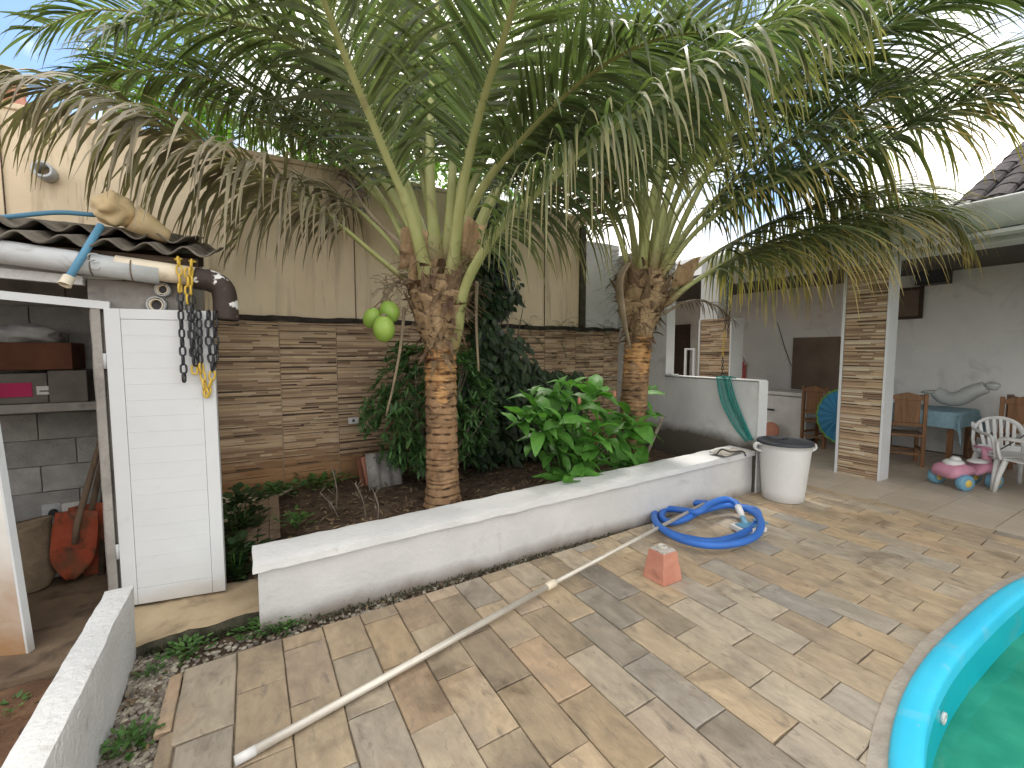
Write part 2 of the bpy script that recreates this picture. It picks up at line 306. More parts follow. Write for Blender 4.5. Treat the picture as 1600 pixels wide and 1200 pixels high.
M['teal'] = mat('teal_net', [(.3,(.02,.26,.23)),(.7,(.05,.38,.34))], 40, 3, .8, alpha=.55); M['tealcord'] = flat('teal_cord', (.015,.20,.17), .7)
M['floatblue'] = flat('blue_fabric', (.05,.24,.44), .7); M['floatgreen'] = flat('green_trim', (.16,.34,.07), .7)
M['inflat'] = mat('pale_vinyl', [(.3,(.42,.44,.43)),(.7,(.52,.53,.52))], 4, 4, .3, spec=.5)
M['brickred'] = mat('red_brick', [(.3,(.26,.035,.035)),(.7,(.36,.07,.06))], 9, 5, .75, .3, 60, objrand=.15)
M['brickjoint'] = flat('brick_joint', (.42,.34,.31), .9)
M['rooftile'] = mat('old_roof_tile', [(.3,(.045,.04,.042)),(.7,(.13,.115,.115))], 7, 7, .95, .7, 40, island=.3)
M['fascia'] = mat('gutter_metal', [(.3,(.44,.46,.45)),(.7,(.56,.57,.55))], 2.5, 6, .55, .05, 40, stretch=(1,.4,2), dirt=[((.33,.33,.30),4,.55,.75,None)])
M['ceil'] = flat('dark_ceiling_boards', (.10,.085,.075), .8)
M['jug'] = mat('yellowed_jug', [(.3,(.56,.42,.23)),(.7,(.68,.55,.34))], 5, 5, .55, .1, 40, dirt=[((.22,.15,.08),4,.58,.75,None)])
M['sack'] = mat('burlap', [(.3,(.20,.15,.10)),(.7,(.32,.25,.17))], 14, 5, .95, .6, 120); M['beigecloth'] = mat('beige_cloth', [(.3,(.30,.275,.24)),(.7,(.44,.41,.37))], 9, 5, .9, .5, 30); M['rag'] = mat('rag', [(.3,(.42,.42,.42)),(.7,(.62,.61,.60))], 9, 5, .9, .5, 30)
M['shovel'] = mat('red_blade', [(.3,(.30,.05,.025)),(.7,(.44,.10,.045))], 7, 6, .7, .3, 40, dirt=[((.16,.075,.04),5,.45,.62,None),((.07,.045,.03),9,.55,.7,None)]); M['handle'] = mat('handle_wood', [(.3,(.16,.11,.075)),(.7,(.27,.20,.14))], 7, 5, .8, .2, 40, stretch=(4,4,.5))
M['card'] = mat('cardboard', [(.3,(.13,.115,.10)),(.7,(.20,.18,.16))], 6, 5, .9); M['crate'] = mat('brown_box', [(.3,(.12,.045,.025)),(.7,(.19,.08,.045))], 6, 5, .8)
M['magenta'] = flat('magenta_print', (.50,.03,.12), .5); M['paper'] = flat('paper_label', (.66,.64,.62), .7); M['ink'] = flat('ink', (.05,.05,.05), .8)
# plants
GREENTIP = (.30,.23,.07)
def palmleaf(name, a, b, tipc, lo, hi, tr=.36): return mat(name, [(.3,a),(.7,b)], 3, 4, .38, 0, island=.35, plain=True, transl=tr, spec=.6, attr='tip', attrcol=tipc, attrlo=lo, attrhi=hi)
M['frond_green'] = palmleaf('palm_leaflet_green', (.078,.104,.050), (.165,.20,.098), (.16,.15,.07), .8, 1.35)
M['frond_yellow'] = palmleaf('palm_leaflet_yellow_tips', (.08,.104,.048), (.155,.18,.085), (.46,.32,.09), .5, 1.05)
M['frond_straw'] = palmleaf('palm_leaflet_straw_tips', (.08,.106,.05), (.16,.19,.09), (.38,.32,.16), .5, 1.1)
M['frond_dry'] = palmleaf('palm_leaflet_dry', (.14,.125,.08), (.30,.265,.18), (.28,.22,.14), .5, 1.1, .2)
M['frond_dead'] = palmleaf('palm_leaflet_dead', (.065,.04,.026), (.14,.09,.058), (.12,.08,.05), .5, 1.1, .1)
M['petiole'] = mat('palm_petiole', [(.25,(.28,.30,.10)),(.75,(.45,.46,.20))], 4, 6, .45, .15, 50, stretch=(1.5,1.5,.5), spec=.4, dirt=[((.20,.15,.08),6,.60,.78,None)], attr='tip', attrcol=(.27,.185,.095), attrlo=.10, attrhi=.015)
M['petiole_dry'] = mat('dry_petiole', [(.3,(.17,.13,.085)),(.7,(.30,.24,.16))], 5, 6, .7, .3, 50)
M['bark'] = mat('palm_bark', [(.25,(.19,.10,.05)),(.75,(.41,.265,.145))], 9, 7, .9, 1, 60, stretch=(1,1,.5), dirt=[((.08,.048,.03),7,.50,.68,(.8,.8,2))], attr='tip', attrcol=(.035,.02,.012), attrlo=.25, attrhi=.95)
M['bark_fresh'] = mat('palm_bark_fresh', [(.25,(.33,.155,.06)),(.75,(.64,.38,.16))], 9, 7, .75, .8, 50, stretch=(1,1,2), dirt=[((.13,.065,.032),7,.50,.66,(.6,.6,3))], attr='tip', attrcol=(.05,.026,.014), attrlo=.25, attrhi=.95)
M['sheath'] = mat('palm_sheath', [(.25,(.30,.19,.10)),(.75,(.58,.42,.25))], 8, 7, .85, 1, 50, stretch=(2.5,2.5,.5), dirt=[((.08,.045,.022),5,.52,.70,None)], attr='tip', attrcol=(.07,.04,.02), attrlo=.3, attrhi=1)
M['fibre'] = mat('palm_fibre', [(.3,(.10,.06,.035)),(.7,(.27,.18,.11))], 16, 6, .9, .8, 90, stretch=(3,3,.6), island=.3)
M['coconut'] = mat('green_coconut', [(.3,(.20,.34,.05)),(.7,(.32,.46,.09))], 5, 5, .4, .05, 40, spec=.4, dirt=[((.30,.30,.12),8,.64,.8,None)])
def leafm(name, a, b, isl=.3, tr=.22, rough=.42, obr=0): return mat(name, [(.3,a),(.7,b)], 4, 4, rough, 0, plain=not obr, island=isl, transl=tr, spec=.4, objrand=obr)
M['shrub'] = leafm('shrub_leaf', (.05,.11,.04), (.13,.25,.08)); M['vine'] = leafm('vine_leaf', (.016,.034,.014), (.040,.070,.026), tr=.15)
M['broad'] = leafm('broad_leaf', (.07,.20,.032), (.135,.32,.06), 0, .28, .5, .3); M['weed'] = leafm('weed_leaf', (.05,.12,.025), (.10,.20,.05))
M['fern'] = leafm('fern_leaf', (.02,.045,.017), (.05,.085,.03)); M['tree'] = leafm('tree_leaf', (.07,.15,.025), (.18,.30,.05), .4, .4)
M['moss'] = leafm('moss', (.018,.022,.010), (.06,.065,.03), tr=.1, rough=.9); M['litter'] = mat('leaf_litter', [(.3,(.07,.045,.028)),(.7,(.22,.15,.09))], 12, 4, .9, 0, island=.5); M['twig'] = mat('twig', [(.3,(.10,.08,.06)),(.7,(.24,.20,.16))], 9, 5, .9, .4, 50)
# ================================================================== GROUND
def sheet(name, x0, x1, y0, y1, st, zf, m, smooth=True):
    nx, ny = max(1, int((x1-x0)/st)), max(1, int((y1-y0)/st)); b = MB(); v = []
    for j in range(ny+1):
        for i in range(nx+1):
            x, y = x0+(x1-x0)*i/nx, y0+(y1-y0)*j/ny; v.append((x, y, zf(x, y)))
    b.add(v, [(j*(nx+1)+i, j*(nx+1)+i+1, (j+1)*(nx+1)+i+1, (j+1)*(nx+1)+i) for j in range(ny) for i in range(nx)])
    return struct(b.build(name, m, smooth=smooth))
g = MB()
PCX, PCY, PA, PB, PE = 3.6, -1.2, 2.66, 2.005, 2.8
def pool_pt(a, off=0.0):
    c, s = math.cos(a), math.sin(a); q = (abs(c)**PE+abs(s)**PE)**(-1/PE)
    p = Vector((PCX+PA*q*c, PCY+PB*q*s)); 
    if off:
        n = Vector((abs(c*q)**(PE-1)*math.copysign(1, c)/PA, abs(s*q)**(PE-1)*math.copysign(1, s)/PB)).normalized(); p = p+n*off
    return p
NP = 120; ring = [pool_pt(2*PI*i/NP, -.05) for i in range(NP)]
big = [Vector((PCX+400*math.cos(2*PI*i/NP), PCY+400*math.sin(2*PI*i/NP))) for i in range(NP)]
g.add([(p.x, p.y, -.09) for p in ring]+[(p.x, p.y, -.09) for p in big], [(i, NP+i, NP+(i+1) % NP, (i+1) % NP) for i in range(NP)])
struct(g.build('ground', M['redsoil']))
# paving: joint bed with a pool hole, then one object for each stone
rb = [pool_pt(2*PI*i/NP, -.03) for i in range(NP)]
def clampbed(p):
    d = (p-Vector((PCX, PCY))); t = 1e9
    for lo, hi, c, o in ((-.36, 5.75, d.x, PCX), (-4.2, 2.72, d.y, PCY)):
        if c > 1e-6: t = min(t, (hi-o)/c)
        if c < -1e-6: t = min(t, (lo-o)/c)
    return Vector((PCX, PCY))+d*t
b = MB(); ro = [clampbed(p) for p in rb]
b.add([(p.x, p.y, -.012) for p in rb]+[(p.x, p.y, -.012) for p in ro], [(i, NP+i, NP+(i+1) % NP, (i+1) % NP) for i in range(NP)])
paving = struct(b.build('paving', M['bed']))
def inset(poly, d):
    n = len(poly); c = sum(poly, Vector((0, 0)))/n; out = []
    for i in range(n):
        p0, p1, p2 = poly[i-1], poly[i], poly[(i+1) % n]; e1 = (p1-p0).normalized(); e2 = (p2-p1).normalized()
        n1 = Vector((-e1.y, e1.x)); n2 = Vector((-e2.y, e2.x)); k = 1+n1.dot(n2)
        out.append(p1+(n1+n2)*(d/max(.35, k)))
    return out
def clip(poly, pt, nrm):
    out = []
    for i, p in enumerate(poly):
        q = poly[(i+1) % len(poly)]; a, b_ = (p-pt).dot(nrm), (q-pt).dot(nrm)
        if a >= 0: out.append(p)
        if (a >= 0) != (b_ >= 0): out.append(p+(q-p)*(a/(a-b_)))
    return out
def area(p): return .5*sum(p[i-1].x*p[i].y-p[i].x*p[i-1].y for i in range(len(p)))
POOLN = [(pool_pt(2*PI*i/360, .045), (pool_pt(2*PI*i/360, .1)-pool_pt(2*PI*i/360)).normalized()) for i in range(360)]
def stone(poly, h=0):
    # rough split edges: midpoints pushed in and out a little
    pts = []
    for i, p in enumerate(poly):
        q = poly[(i+1) % len(poly)]; pts.append(p+Vector((random.uniform(-.002,.002), random.uniform(-.002,.002))))
        if (q-p).length > .12:
            e = (q-p); nn = Vector((-e.y, e.x)).normalized()
            for t in (.33, .67): pts.append(p+e*t+nn*random.uniform(-.0025,.0025))
    n = len(pts); top = inset(pts, .004); cx = sum(pts, Vector((0,0)))/n
    hz = random.uniform(-.0022,.0022)+h; tx, ty = random.uniform(-.006,.006), random.uniform(-.006,.006)
    o = bpy.data.objects.new('paver', None)
    zt = lambda p: hz+(p.x-cx.x)*tx+(p.y-cx.y)*ty
    m = MB(); m.add([(p.x-cx.x, p.y-cx.y, -.03) for p in pts]+[(p.x-cx.x, p.y-cx.y, zt(p)-.004) for p in pts]+[(p.x-cx.x, p.y-cx.y, zt(p)) for p in top],
        [(k*n+i, k*n+(i+1) % n, (k+1)*n+(i+1) % n, (k+1)*n+i) for k in (0, 1) for i in range(n)]+[tuple(2*n+i for i in range(n))])
    o = m.build('paver', M['paver_worn' if random.random() < min(.9, max(.05, .95-.42*cx.x+.25*(cx.y-1.6))) else 'paver'], paving); o.location = (cx.x, cx.y, 0); return o
J = .0034; PITX = .2112; PITY = .4352
for i in range(28):
    xa, xb = -.11+PITX*i+J, -.11+PITX*(i+1)-J
    xm = (xa+xb)/2; top = 2.695+.043*xm
    y0 = 2.35+.053*xm+(PITY/2 if i % 2 else 0)
    ys = [top]+[y0-PITY*k for k in range(-1, 10) if y0-PITY*k < top-.04 and y0-PITY*k > -1.6]
    for k in range(len(ys)-1):
        poly = [Vector((xa, ys[k+1]+J-.002)), Vector((xb, ys[k+1]+J+.002)), Vector((xb, ys[k]-J+.004)), Vector((xa, ys[k]-J-.004))]
        c = sum(poly, Vector((0,0)))/4
        if (c-Vector((PCX, PCY))).length < 6:
            if max((p-pt).dot(nn) for p in poly for pt, nn in POOLN) <= .015: continue
            near = min(POOLN, key=lambda q: (q[0]-c).length)
            poly = clip(poly, near[0], near[1])
        if len(poly) < 3 or area(poly) < .0025: continue
        stone(poly)
edge = [(2.69, 2.17), (2.16, 1.72), (1.71, 1.28), (1.27, .8)]
for k, (a, b_) in enumerate(edge):
    d = -.255 if k == 0 else -.24
    stone([Vector((-.335+.02*k, b_)), Vector((-.115+0*k, b_)), Vector((-.115, a)), Vector((-.335+.02*k, a-.01))])
for k, (a, b_) in enumerate([(2.665, 2.27), (2.255, 1.75), (1.73, 1.2)]):
    stone([Vector((-.405+.018*k, b_)), Vector((-.345+.02*k, b_)), Vector((-.345+.02*k, a)), Vector((-.395+.018*k, a-.012))], -.004)
# veranda floor
vf = struct(MB().box(5.72, 9.6, -3.6, 9.0, -.08, -.004).build('veranda_floor', M['bed']))
tm = MB().box(.003, .447, .003, .447, -.006, .003).mesh('floor_tile', M['floor'])
for i in range(9):
    for j in range(22):
        x, y = 5.725+.45*i, -2.45+.45*j
        if x+.45 < 9.62 and (y > -1.2): piece('floor_tile', tm, vf, TR(x, y, random.uniform(-.0006,.0006)))
# planting bed soil, shed yard, gravel
def soilz(x, y):
    n = .035*noise.noise(Vector((x*2.1, y*2.1, 0)))+.018*noise.noise(Vector((x*7, y*7, 3)))
    t = min(1, max(0, (x+.25)/.75)); return -.06+.26*(t*t*(3-2*t))+n
sheet('bed_soil', -.62, 4.95, 3.0, 5.06, .07, soilz, M['soil'])
def yardz(x, y): return -.05+.03*noise.noise(Vector((x*2.3, y*2.3, 7)))+.012*noise.noise(Vector((x*9, y*9, 2)))
sheet('yard_soil', -4.5, -.66, -1, 3.1, .08, yardz, M['redsoil'])
sheet('gravel_bed', -.62, 4.9, 1.0, 2.99, .06, lambda x, y: -.052+.012*noise.noise(Vector((x*5, y*5, 1))), M['soil'])
bm0 = bmesh.new(); bmesh.ops.create_icosphere(bm0, subdivisions=1, radius=1); IV = [v.co.copy() for v in bm0.verts]; IF = [[v.index for v in f.verts] for f in bm0.faces]; bm0.free()
def pebbles(mb, n, fn, r0, r1, seed):
    rr = random.Random(seed)
    for _ in range(n):
        p = fn(rr)
        if p is None: continue
        r = rr.uniform(r0, r1); s = Vector((r*rr.uniform(.8,1.5), r*rr.uniform(.7,1.2), r*rr.uniform(.45,.8))); q = Matrix.Rotation(rr.uniform(0, PI), 3, 'Z')
        mb.add([q@Vector((v.x*s.x*rr.uniform(.85,1.1), v.y*s.y, v.z*s.z))+p for v in IV], IF)
gv = MB()
def gf(rr):
    if rr.random() < .62:
        y = rr.uniform(1.0, 3.0); x = rr.uniform(-.575, -.39+.02*(2.6-y)/.4*0)
        return Vector((x, y, -.045))
    x = rr.uniform(-.4, 4.75); lim = 2.70+.043*x; y = rr.uniform(lim, 2.93)
    if rr.random() > 1.25-.12*x and rr.random() < .5: return None
    return Vector((x, y, -.044))
pebbles(gv, 3400, gf, .008, .019, 3)
tag(gv.build('gravel', M['gravelmat'], smooth=True), 'grey pebble gravel strip between the paving and the white walls', 'gravel', kind='stuff')
# ================================================================== LOW WALLS
pw = thing('planter_wall', 'long low white planter wall with thick painted coping in front of palms', 'wall', (2.4, 3, 0))
def rise(p): return Vector((p.x, p.y, p.z*(1+.27*max(0, p.x)/4.7) if p.z > .05 else p.z))
MB().rough_box(.0, 4.86, 2.875, 3.09, -.08, .338, .11, .007, 3, fn=rise).build('wall_body', M['planter'], pw, sharp=40)
MB().rough_box(-.03, 4.86, 2.835, 3.155, .3365, .392, .055, .0065, 6, fn=rise, rnd=.012).build('coping', M['coping'], pw, sharp=38)
lw = thing('garden_wall', 'thick white rough plastered low wall in the lower left corner', 'wall', (-.64, 2.2, 0))
MB().rough_box(-.705, -.578, .3, 3.04, -.09, .345, .05, .008, 4, rnd=.014).build('wall_body', M['white'], lw, sharp=38)
# threshold slab before the shed
ts = thing('threshold_slab', 'stained concrete slab step under the open white door', 'step', (-.4, 3.3, -.06))
MB().rough_box(-.72, .02, 3.0, 3.49, -.085, .030, .045, .016, 6, rnd=.014).build('slab_top', [M['slab'], M['mossy']], ts, sharp=40)
o = ts.children[0]
struct(MB().rough_box(-2.75, -.725, 2.99, 4.45, -.085, .018, .09, .012, 4).build('shed_floor', M['dirtfloor'], sharp=40)); struct(MB().box(-.72, -.3, 3.5, 4.45, -.085, .015).build('shed_floor', M['dirtfloor']))
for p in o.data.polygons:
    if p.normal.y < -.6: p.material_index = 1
ys2 = thing('yard_step', 'crumbling earthy red step edge left of the low wall', 'step', (-1.1, 2.95, -.06))
MB().rough_box(-2.6, -.72, 2.72, 2.985, -.09, -.012, .05, .022, 5, rnd=.012).build('edge_block', M['redsoil'], ys2, sharp=40)
# ================================================================== STRIP TILES
SM = None
def strip_tile(name, w, h, seed, pre='tile_'):
    r = random.Random(seed); b = MB(); z = 0
    b.box(0, w, 0, .004, 0, h, 4)
    while z < h-.004:
        dk = r.random() < .35; sh = min(r.choice((.006, .007, .009)) if dk else r.choice((.013, .016, .02, .024)), h-z)
        if h-z-sh < .007: sh = h-z
        x = .0015
        while x < w-.0016:
            sw = min(r.uniform(.10, .34), w-.0015-x)
            if w-.0015-x-sw < .05: sw = w-.0015-x
            k = r.random(); m = (3 if k < .55 else 2 if k < .8 else 0) if dk else (0 if k < .56 else 1 if k < .78 else 2 if k < .985 else 3)
            d = {0: .007, 1: .010, 2: .006, 3: .003}[m]+r.uniform(0, .004)
            if z+sh > h-.002: sh2 = h-.0018-z
            else: sh2 = sh
            b.box(x+.0006, x+sw-.0006, -d, .003, z+.0008, z+sh2-.0006, m); x += sw
        z += sh
    return b.mesh(name, [M[pre+'a'], M[pre+'b'], M[pre+'c'], M['tile_d'], M['grout']])
# ================================================================== BACK WALL
YB = 5.07
bw = thing('boundary_wall', 'tall cream plastered boundary wall with brown strip tiles below, behind the palms', 'wall', (2, YB, 0))
MB().rough_box(-7.0, 4.13, YB+.02, YB+.2, -.09, 3.48, .25, .008, 2).build('wall_body', M['cream'], bw)
MB().rough_box(-.9, 4.9, YB-.03, YB+.016, 1.905, 1.955, .07, .016, 6).build('mortar_ledge', M['blackwood'], bw)
MB().box(4.135, 4.24, YB-.01, YB+.19, 1.9, 3.4).build('corner_post', M['mossy'], bw, bevel=.006)
tv = [strip_tile('strip_tile', .538, .338, s) for s in range(5)]
TH = .342
for i in range(-1, 9):
    for k in range(5):
        piece('tile', tv[random.randrange(5)], bw, TR(.2715-.5425*1+.5425*i+.0, YB+.012-random.uniform(0,.0012), .195+TH*k))
for k in range(5): piece('tile', tv[k], bw, TR(.2715+.5425*8+.0, YB+.0118, .195+TH*k, s=(.53, 1, 1)))
MB().box(-7.02, 4.6, YB+.0, YB+.22, 3.482, 3.53).build('wall_cap', M['cream'], bw, bevel=.01)
for x_ in (1.02, 3.52, -1.6): MB().box(x_, x_+.007, YB+.006, YB+.016, 1.96, 3.45).build('panel_seam', M['timber'], bw)
# outlet on the tiles
oc = atY(552, 657, YB-.01)
ot = thing('wall_outlet', 'small white socket plate on the strip tiles beside dark shrub', 'outlet', oc)
MB().box(oc.x-.055, oc.x+.055, YB-.024, YB-.012, oc.z-.035, oc.z+.035).build('plate', M['plastic'], ot, bevel=.004)
MB().box(oc.x-.012, oc.x+.012, YB-.027, YB-.0245, oc.z-.014, oc.z+.014).build('socket', M['dark'], ot)
# right return wall (X = 4.9): full height at the back, half height towards the paving
sw = thing('side_wall', 'worn grey-white half-height wall with white end beside planter', 'wall', (4.95, 3.5, 0))
MB().rough_box(4.9, 5.05, 2.86, 4.16, -.08, 1.262, .1, .004, 4, rnd=.006).build('low_wall', M['grey_wall'], sw)
MB().rough_box(4.9, 5.05, 4.163, 5.3, -.08, 3.05, .15, .004, 4).build('tall_wall', M['grey_wall'], sw)
MB().box(4.893, 5.057, 2.843, 2.858, -.02, 1.27).build('lit_end', M['coping'], sw, bevel=.003)  # end and jamb get whiter paint to stand in for light on them
MB().box(4.893, 5.057, 2.86, 4.15, 1.268, 1.28).build('white_top', M['coping'], sw, bevel=.003)
MB().box(4.893, 5.057, 4.148, 4.161, 1.285, 2.32).build('lit_jamb', M['coping'], sw, bevel=.003)
MB().box(4.86, 5.0, 4.02, 4.146, 1.282, 1.30).build('sill_block', M['coping'], sw, bevel=.003)
wp = thing('white_panel_wall', 'pale plastered wall section between cream wall and tall side wall', 'wall', (4.5, YB, 0))
MB().rough_box(4.245, 4.9, YB+.02, YB+.2, 1.86, 3.2, .15, .005, 3).build('wall_body', M['white'], wp)
# ================================================================== VERANDA
vb = thing('veranda_back_wall', 'dull white plastered wall at the back of the covered veranda', 'wall', (9.5, 3, 0))
MB().box(9.5, 9.7, -3.6, 8.6, -.05, 3.9).build('wall_body', M['int_wall'], vb)
MB().box(5.2, 9.5, 8.4, 8.6, -.05, 3.6).build('end_wall', M['int_wall'], vb); MB().box(6.9, 9.498, -3.6, -3.45, -.05, 2.85).build('end_wall', M['int_wall'], vb)  # second end wall is unseen, added to keep the veranda dark
MB().box(9.486, 9.499, -3.5, 4.2, 2.985, 3.005).build('cable_trim', M['fascia'], vb)
MB().tube([(9.49, 5.2, 2.2), (9.485, 5.05, 1.75), (9.48, 4.9, 1.35), (9.485, 4.72, 1.12)], .006, 5).build('hanging_cable', M['dark'], vb)
MB().box(9.47, 9.499, 4.68, 4.76, 1.03, 1.13).build('switch', M['dark'], vb, bevel=.004)
vr = thing('veranda_roof', 'covered veranda roof with grey gutter and old dark tiles at upper right', 'roof', (7.8, 1.5, 2.8))
MB().box(6.42, 9.5, -3.6, 4.55, 2.86, 2.97).build('ceiling', M['ceil'], vr); MB().box(6.98, 9.5, 4.555, 8.4, 2.88, 2.97).build('ceiling', M['ceil'], vr)
MB().box(6.60, 6.95, -3.6, 4.5, 2.715, 2.855).build('beam', M['white'], vr, bevel=.006)
MB().box(6.28, 6.44, -3.6, 4.45, 2.745, 2.785).build('white_rail', M['coping'], vr, bevel=.004)
gt = MB(); prof = [(6.13, 3.035), (6.12, 3.045), (6.10, 3.03), (6.115, 2.93), (6.15, 2.84), (6.25, 2.80), (6.41, 2.80), (6.415, 3.02)]
ys_ = [-3.6+.4*i for i in range(21)]; vv = []
for y in ys_:
    for (x, z) in prof: vv.append((x+.006*noise.noise(Vector((y*.8, x, 0))), y, z+.012*noise.noise(Vector((y*.6, 5, 0)))))
n = len(prof); gt.add(vv, [(j*n+i, j*n+i+1, (j+1)*n+i+1, (j+1)*n+i) for j in range(len(ys_)-1) for i in range(n-1)])
o = gt.build('gutter', M['fascia'], vr, smooth=True); so_ = o.modifiers.new('thick', 'SOLIDIFY'); so_.thickness = .008
# pan-and-cover tiles on the steep part
rt = MB(); rr = random.Random(5)
for r_ in range(11):
    for c_ in range(27):
        x0 = 6.22+.30*r_; z0 = 3.06+.155*r_; y0 = 1.62-.2*c_+rr.uniform(-.012,.012)
        vs_ = []
        for q in range(2):
            for k in range(6):
                a = PI*k/5; rad = .098-.012*q; vs_.append((x0+.36*q, y0+rad*math.cos(a), z0+.176*q+.055*math.sin(a)+rr.uniform(-.003,.003)))
        rt.add(vs_, [(k, k+1, 7+k, 6+k) for k in range(5)])
o = stuff(rt.build('roof_tiles', M['rooftile'], vr)); so_ = o.modifiers.new('thick', 'SOLIDIFY'); so_.thickness = .012
rb_ = MB(); rb_.add([(6.25,1.68,3.0),(9.6,1.68,4.71),(9.6,1.68,2.98),(6.25,-3.6,3.0),(9.6,-3.6,4.71),(9.6,-3.6,2.98)], [(0,2,1),(3,4,5),(0,1,4,3),(1,2,5,4),(0,3,5,2)])
rb_.build('roof_body', M['rooftile'], vr)
rl = MB()
for c_ in range(14):
    y0 = 4.4-.2*c_; vs_ = [(6.2+.42*q, y0+.098*math.cos(PI*k/5), 3.0+.07*q+.05*math.sin(PI*k/5)) for q in range(2) for k in range(6)]
    rl.add(vs_, [(k, k+1, 7+k, 6+k) for k in range(5)])
o = stuff(rl.build('eave_tiles', M['rooftile'], vr)); so_ = o.modifiers.new('thick', 'SOLIDIFY'); so_.thickness = .012
MB().box(6.2, 9.5, 1.7, 4.5, 2.975, 3.02).build('low_roof_deck', M['rooftile'], vr)
def pillar(label, y0, y1, x0, x1, ztile, ztop, seed, narrow=None):
    t = thing('tiled_pillar', label, 'pillar', (x0, (y0+y1)/2, 0), 'strip-tiled veranda pillars')
    MB().box(x0+.02, x1, y0+.004, y1-.004, -.02, ztile).build('core', M['coping'], t, bevel=.004)
    if ztop > ztile: MB().box(x0+.02, x1-.02, narrow[0], narrow[1], ztile, ztop).build('upper_core', M['coping'], t, bevel=.004)
    MB().box(x0-.004, x0+.03, y1-.028, y1+.002, 0, ztile).build('corner_trim', M['coping'], t, bevel=.003)
    MB().box(x0-.004, x1+.004, y0-.003, y0+.022, 0, ztile).build('corner_trim', M['coping'], t, bevel=.003)
    w = (y1-.030)-(y0+.024); h = .335; k = int(ztile/h)+1; ms = [strip_tile('pillar_tile', w-.002, h-.003, seed+s, 'ptile_') for s in range(4)]
    for i in range(k):
        hh = min(h, ztile-i*h)
        if hh < .05: continue
        # tile local x runs along -Y, its face looks to -X
        Mx = Matrix(((0,1,0,x0+.016),(-1,0,0,y1-.030-.001),(0,0,1,.003+i*h),(0,0,0,1)))
        piece('tile', ms[random.randrange(4)], t, Mx@Matrix.Diagonal((1,1,hh/h,1)))
    return t
pillar('tiled veranda pillar with broad white side, nearest the plastic chair', 2.33, 2.82, 6.65, 6.90, 2.715, 2.715, 40)
pillar('strip-tiled pillar with plain white top behind the half-height wall', 4.36, 4.96, 6.65, 6.97, 2.14, 3.1, 50, (4.62, 4.955))
# things at the back of the veranda
bq = thing('barbecue', 'red brick barbecue hood with slanted side behind far pillar', 'barbecue', (8.2, 5.2, 0))
c0 = atX(1140, 590, 8.3); ya = c0.y
YL, YR = ya+.6, ya-.33
def bqy(z): return YR if z < 1.35 else YR+(z-1.35)*.66
mb_ = MB(); zz = [0, 1.35, 1.98]
mb_.add([(8.31, YL, 0), (8.31, YR, 0), (8.31, YR, 1.35), (8.31, bqy(1.98), 1.98), (8.31, YL, 1.98), (8.36, YL, 0), (8.36, YR, 0), (8.36, YR, 1.35), (8.36, bqy(1.98), 1.98), (8.36, YL, 1.98)],
   [(0,4,3,2,1),(5,6,7,8,9),(0,1,6,5),(1,2,7,6),(2,3,8,7),(3,4,9,8),(4,0,5,9)]); mb_.build('core', M['brickjoint'], bq)
bmesh_ = MB().box(0, .02, -.105, .105, 0, .058).mesh('brick', M['brickred'])
for k in range(31):
    z = .004+.064*k
    for i in range(6):
        yc = YL-.11-.222*i-(.111 if k % 2 else 0); lo = bqy(z+.058)+.004
        a, c_ = yc-.105, yc+.105
        if c_ <= lo+.02: continue
        a = max(a, lo); piece('brick', bmesh_, bq, TR(8.292, (a+c_)/2, z, s=(1, (c_-a)/.21, 1)))
bd = thing('wooden_board', 'flat brown board mounted on veranda wall above the freezer', 'board', (9.48, 4.5, 1.3))
MB().box(9.46, 9.499, 4.02, 4.86, .85, 1.88).build('panel', M['board'], bd, bevel=.004)
pc = thing('framed_picture', 'small dark framed picture on the veranda wall beside tiled pillar', 'picture', (9.48, 3.05, 2.4))
MB().box(9.46, 9.499, 2.88, 3.30, 2.14, 2.66).build('frame', M['darkdoor'], pc, bevel=.004); MB().box(9.452, 9.458, 2.93, 3.25, 2.19, 2.61).build('print', M['board'], pc)
sp_ = thing('wall_speaker', 'small black box fixed high under the veranda ceiling', 'speaker', (9.3, 2.75, 2.7)); MB().box(9.2, 9.49, 2.55, 2.92, 2.66, 2.9).build('case', M['dark'], sp_, bevel=.01); MB().box(9.19, 9.198, 2.58, 2.89, 2.69, 2.87).build('grille', M['lid'], sp_)
db = thing('dark_door', 'dark brown slatted door seen through opening above the half-height wall', 'door', (9.45, 7.7, 0))
MB().box(9.44, 9.499, 7.32, 8.12, 0, 2.28).build('leaf', M['darkdoor'], db)
for k in range(18): MB().box(9.425, 9.438, 7.36, 8.08, .06+k*.122, .06+k*.122+.105).build('slat', M['darkdoor'], db, bevel=.004)
wf = thing('white_post_frame', 'thin white metal frame standing against the far tiled pillar', 'frame', (6.6, 5.0, 0))
for yy in (5.0, 5.17): MB().box(6.58, 6.61, yy-.016, yy+.016, 0, 1.66).build('post', M['coping'], wf)
MB().box(6.58, 6.61, 5.016, 5.154, 1.63, 1.66).build('rail', M['coping'], wf)
fz = thing('chest_freezer', 'old white chest freezer standing against the veranda wall', 'freezer', (8.6, 4.4, 0))
MB().box(8.28, 8.9, 3.98, 4.72, .06, .80).build('cabinet', M['fridge'], fz, bevel=.015); MB().box(8.26, 8.92, 3.96, 4.74, .81, .88).build('lid', M['fridge'], fz, bevel=.015)
MB().box(8.235, 8.262, 4.52, 4.68, .52, .55).build('handle', M['dark'], fz); MB().box(8.32, 8.86, 4.02, 4.68, 0, .06).build('base', M['dark'], fz)
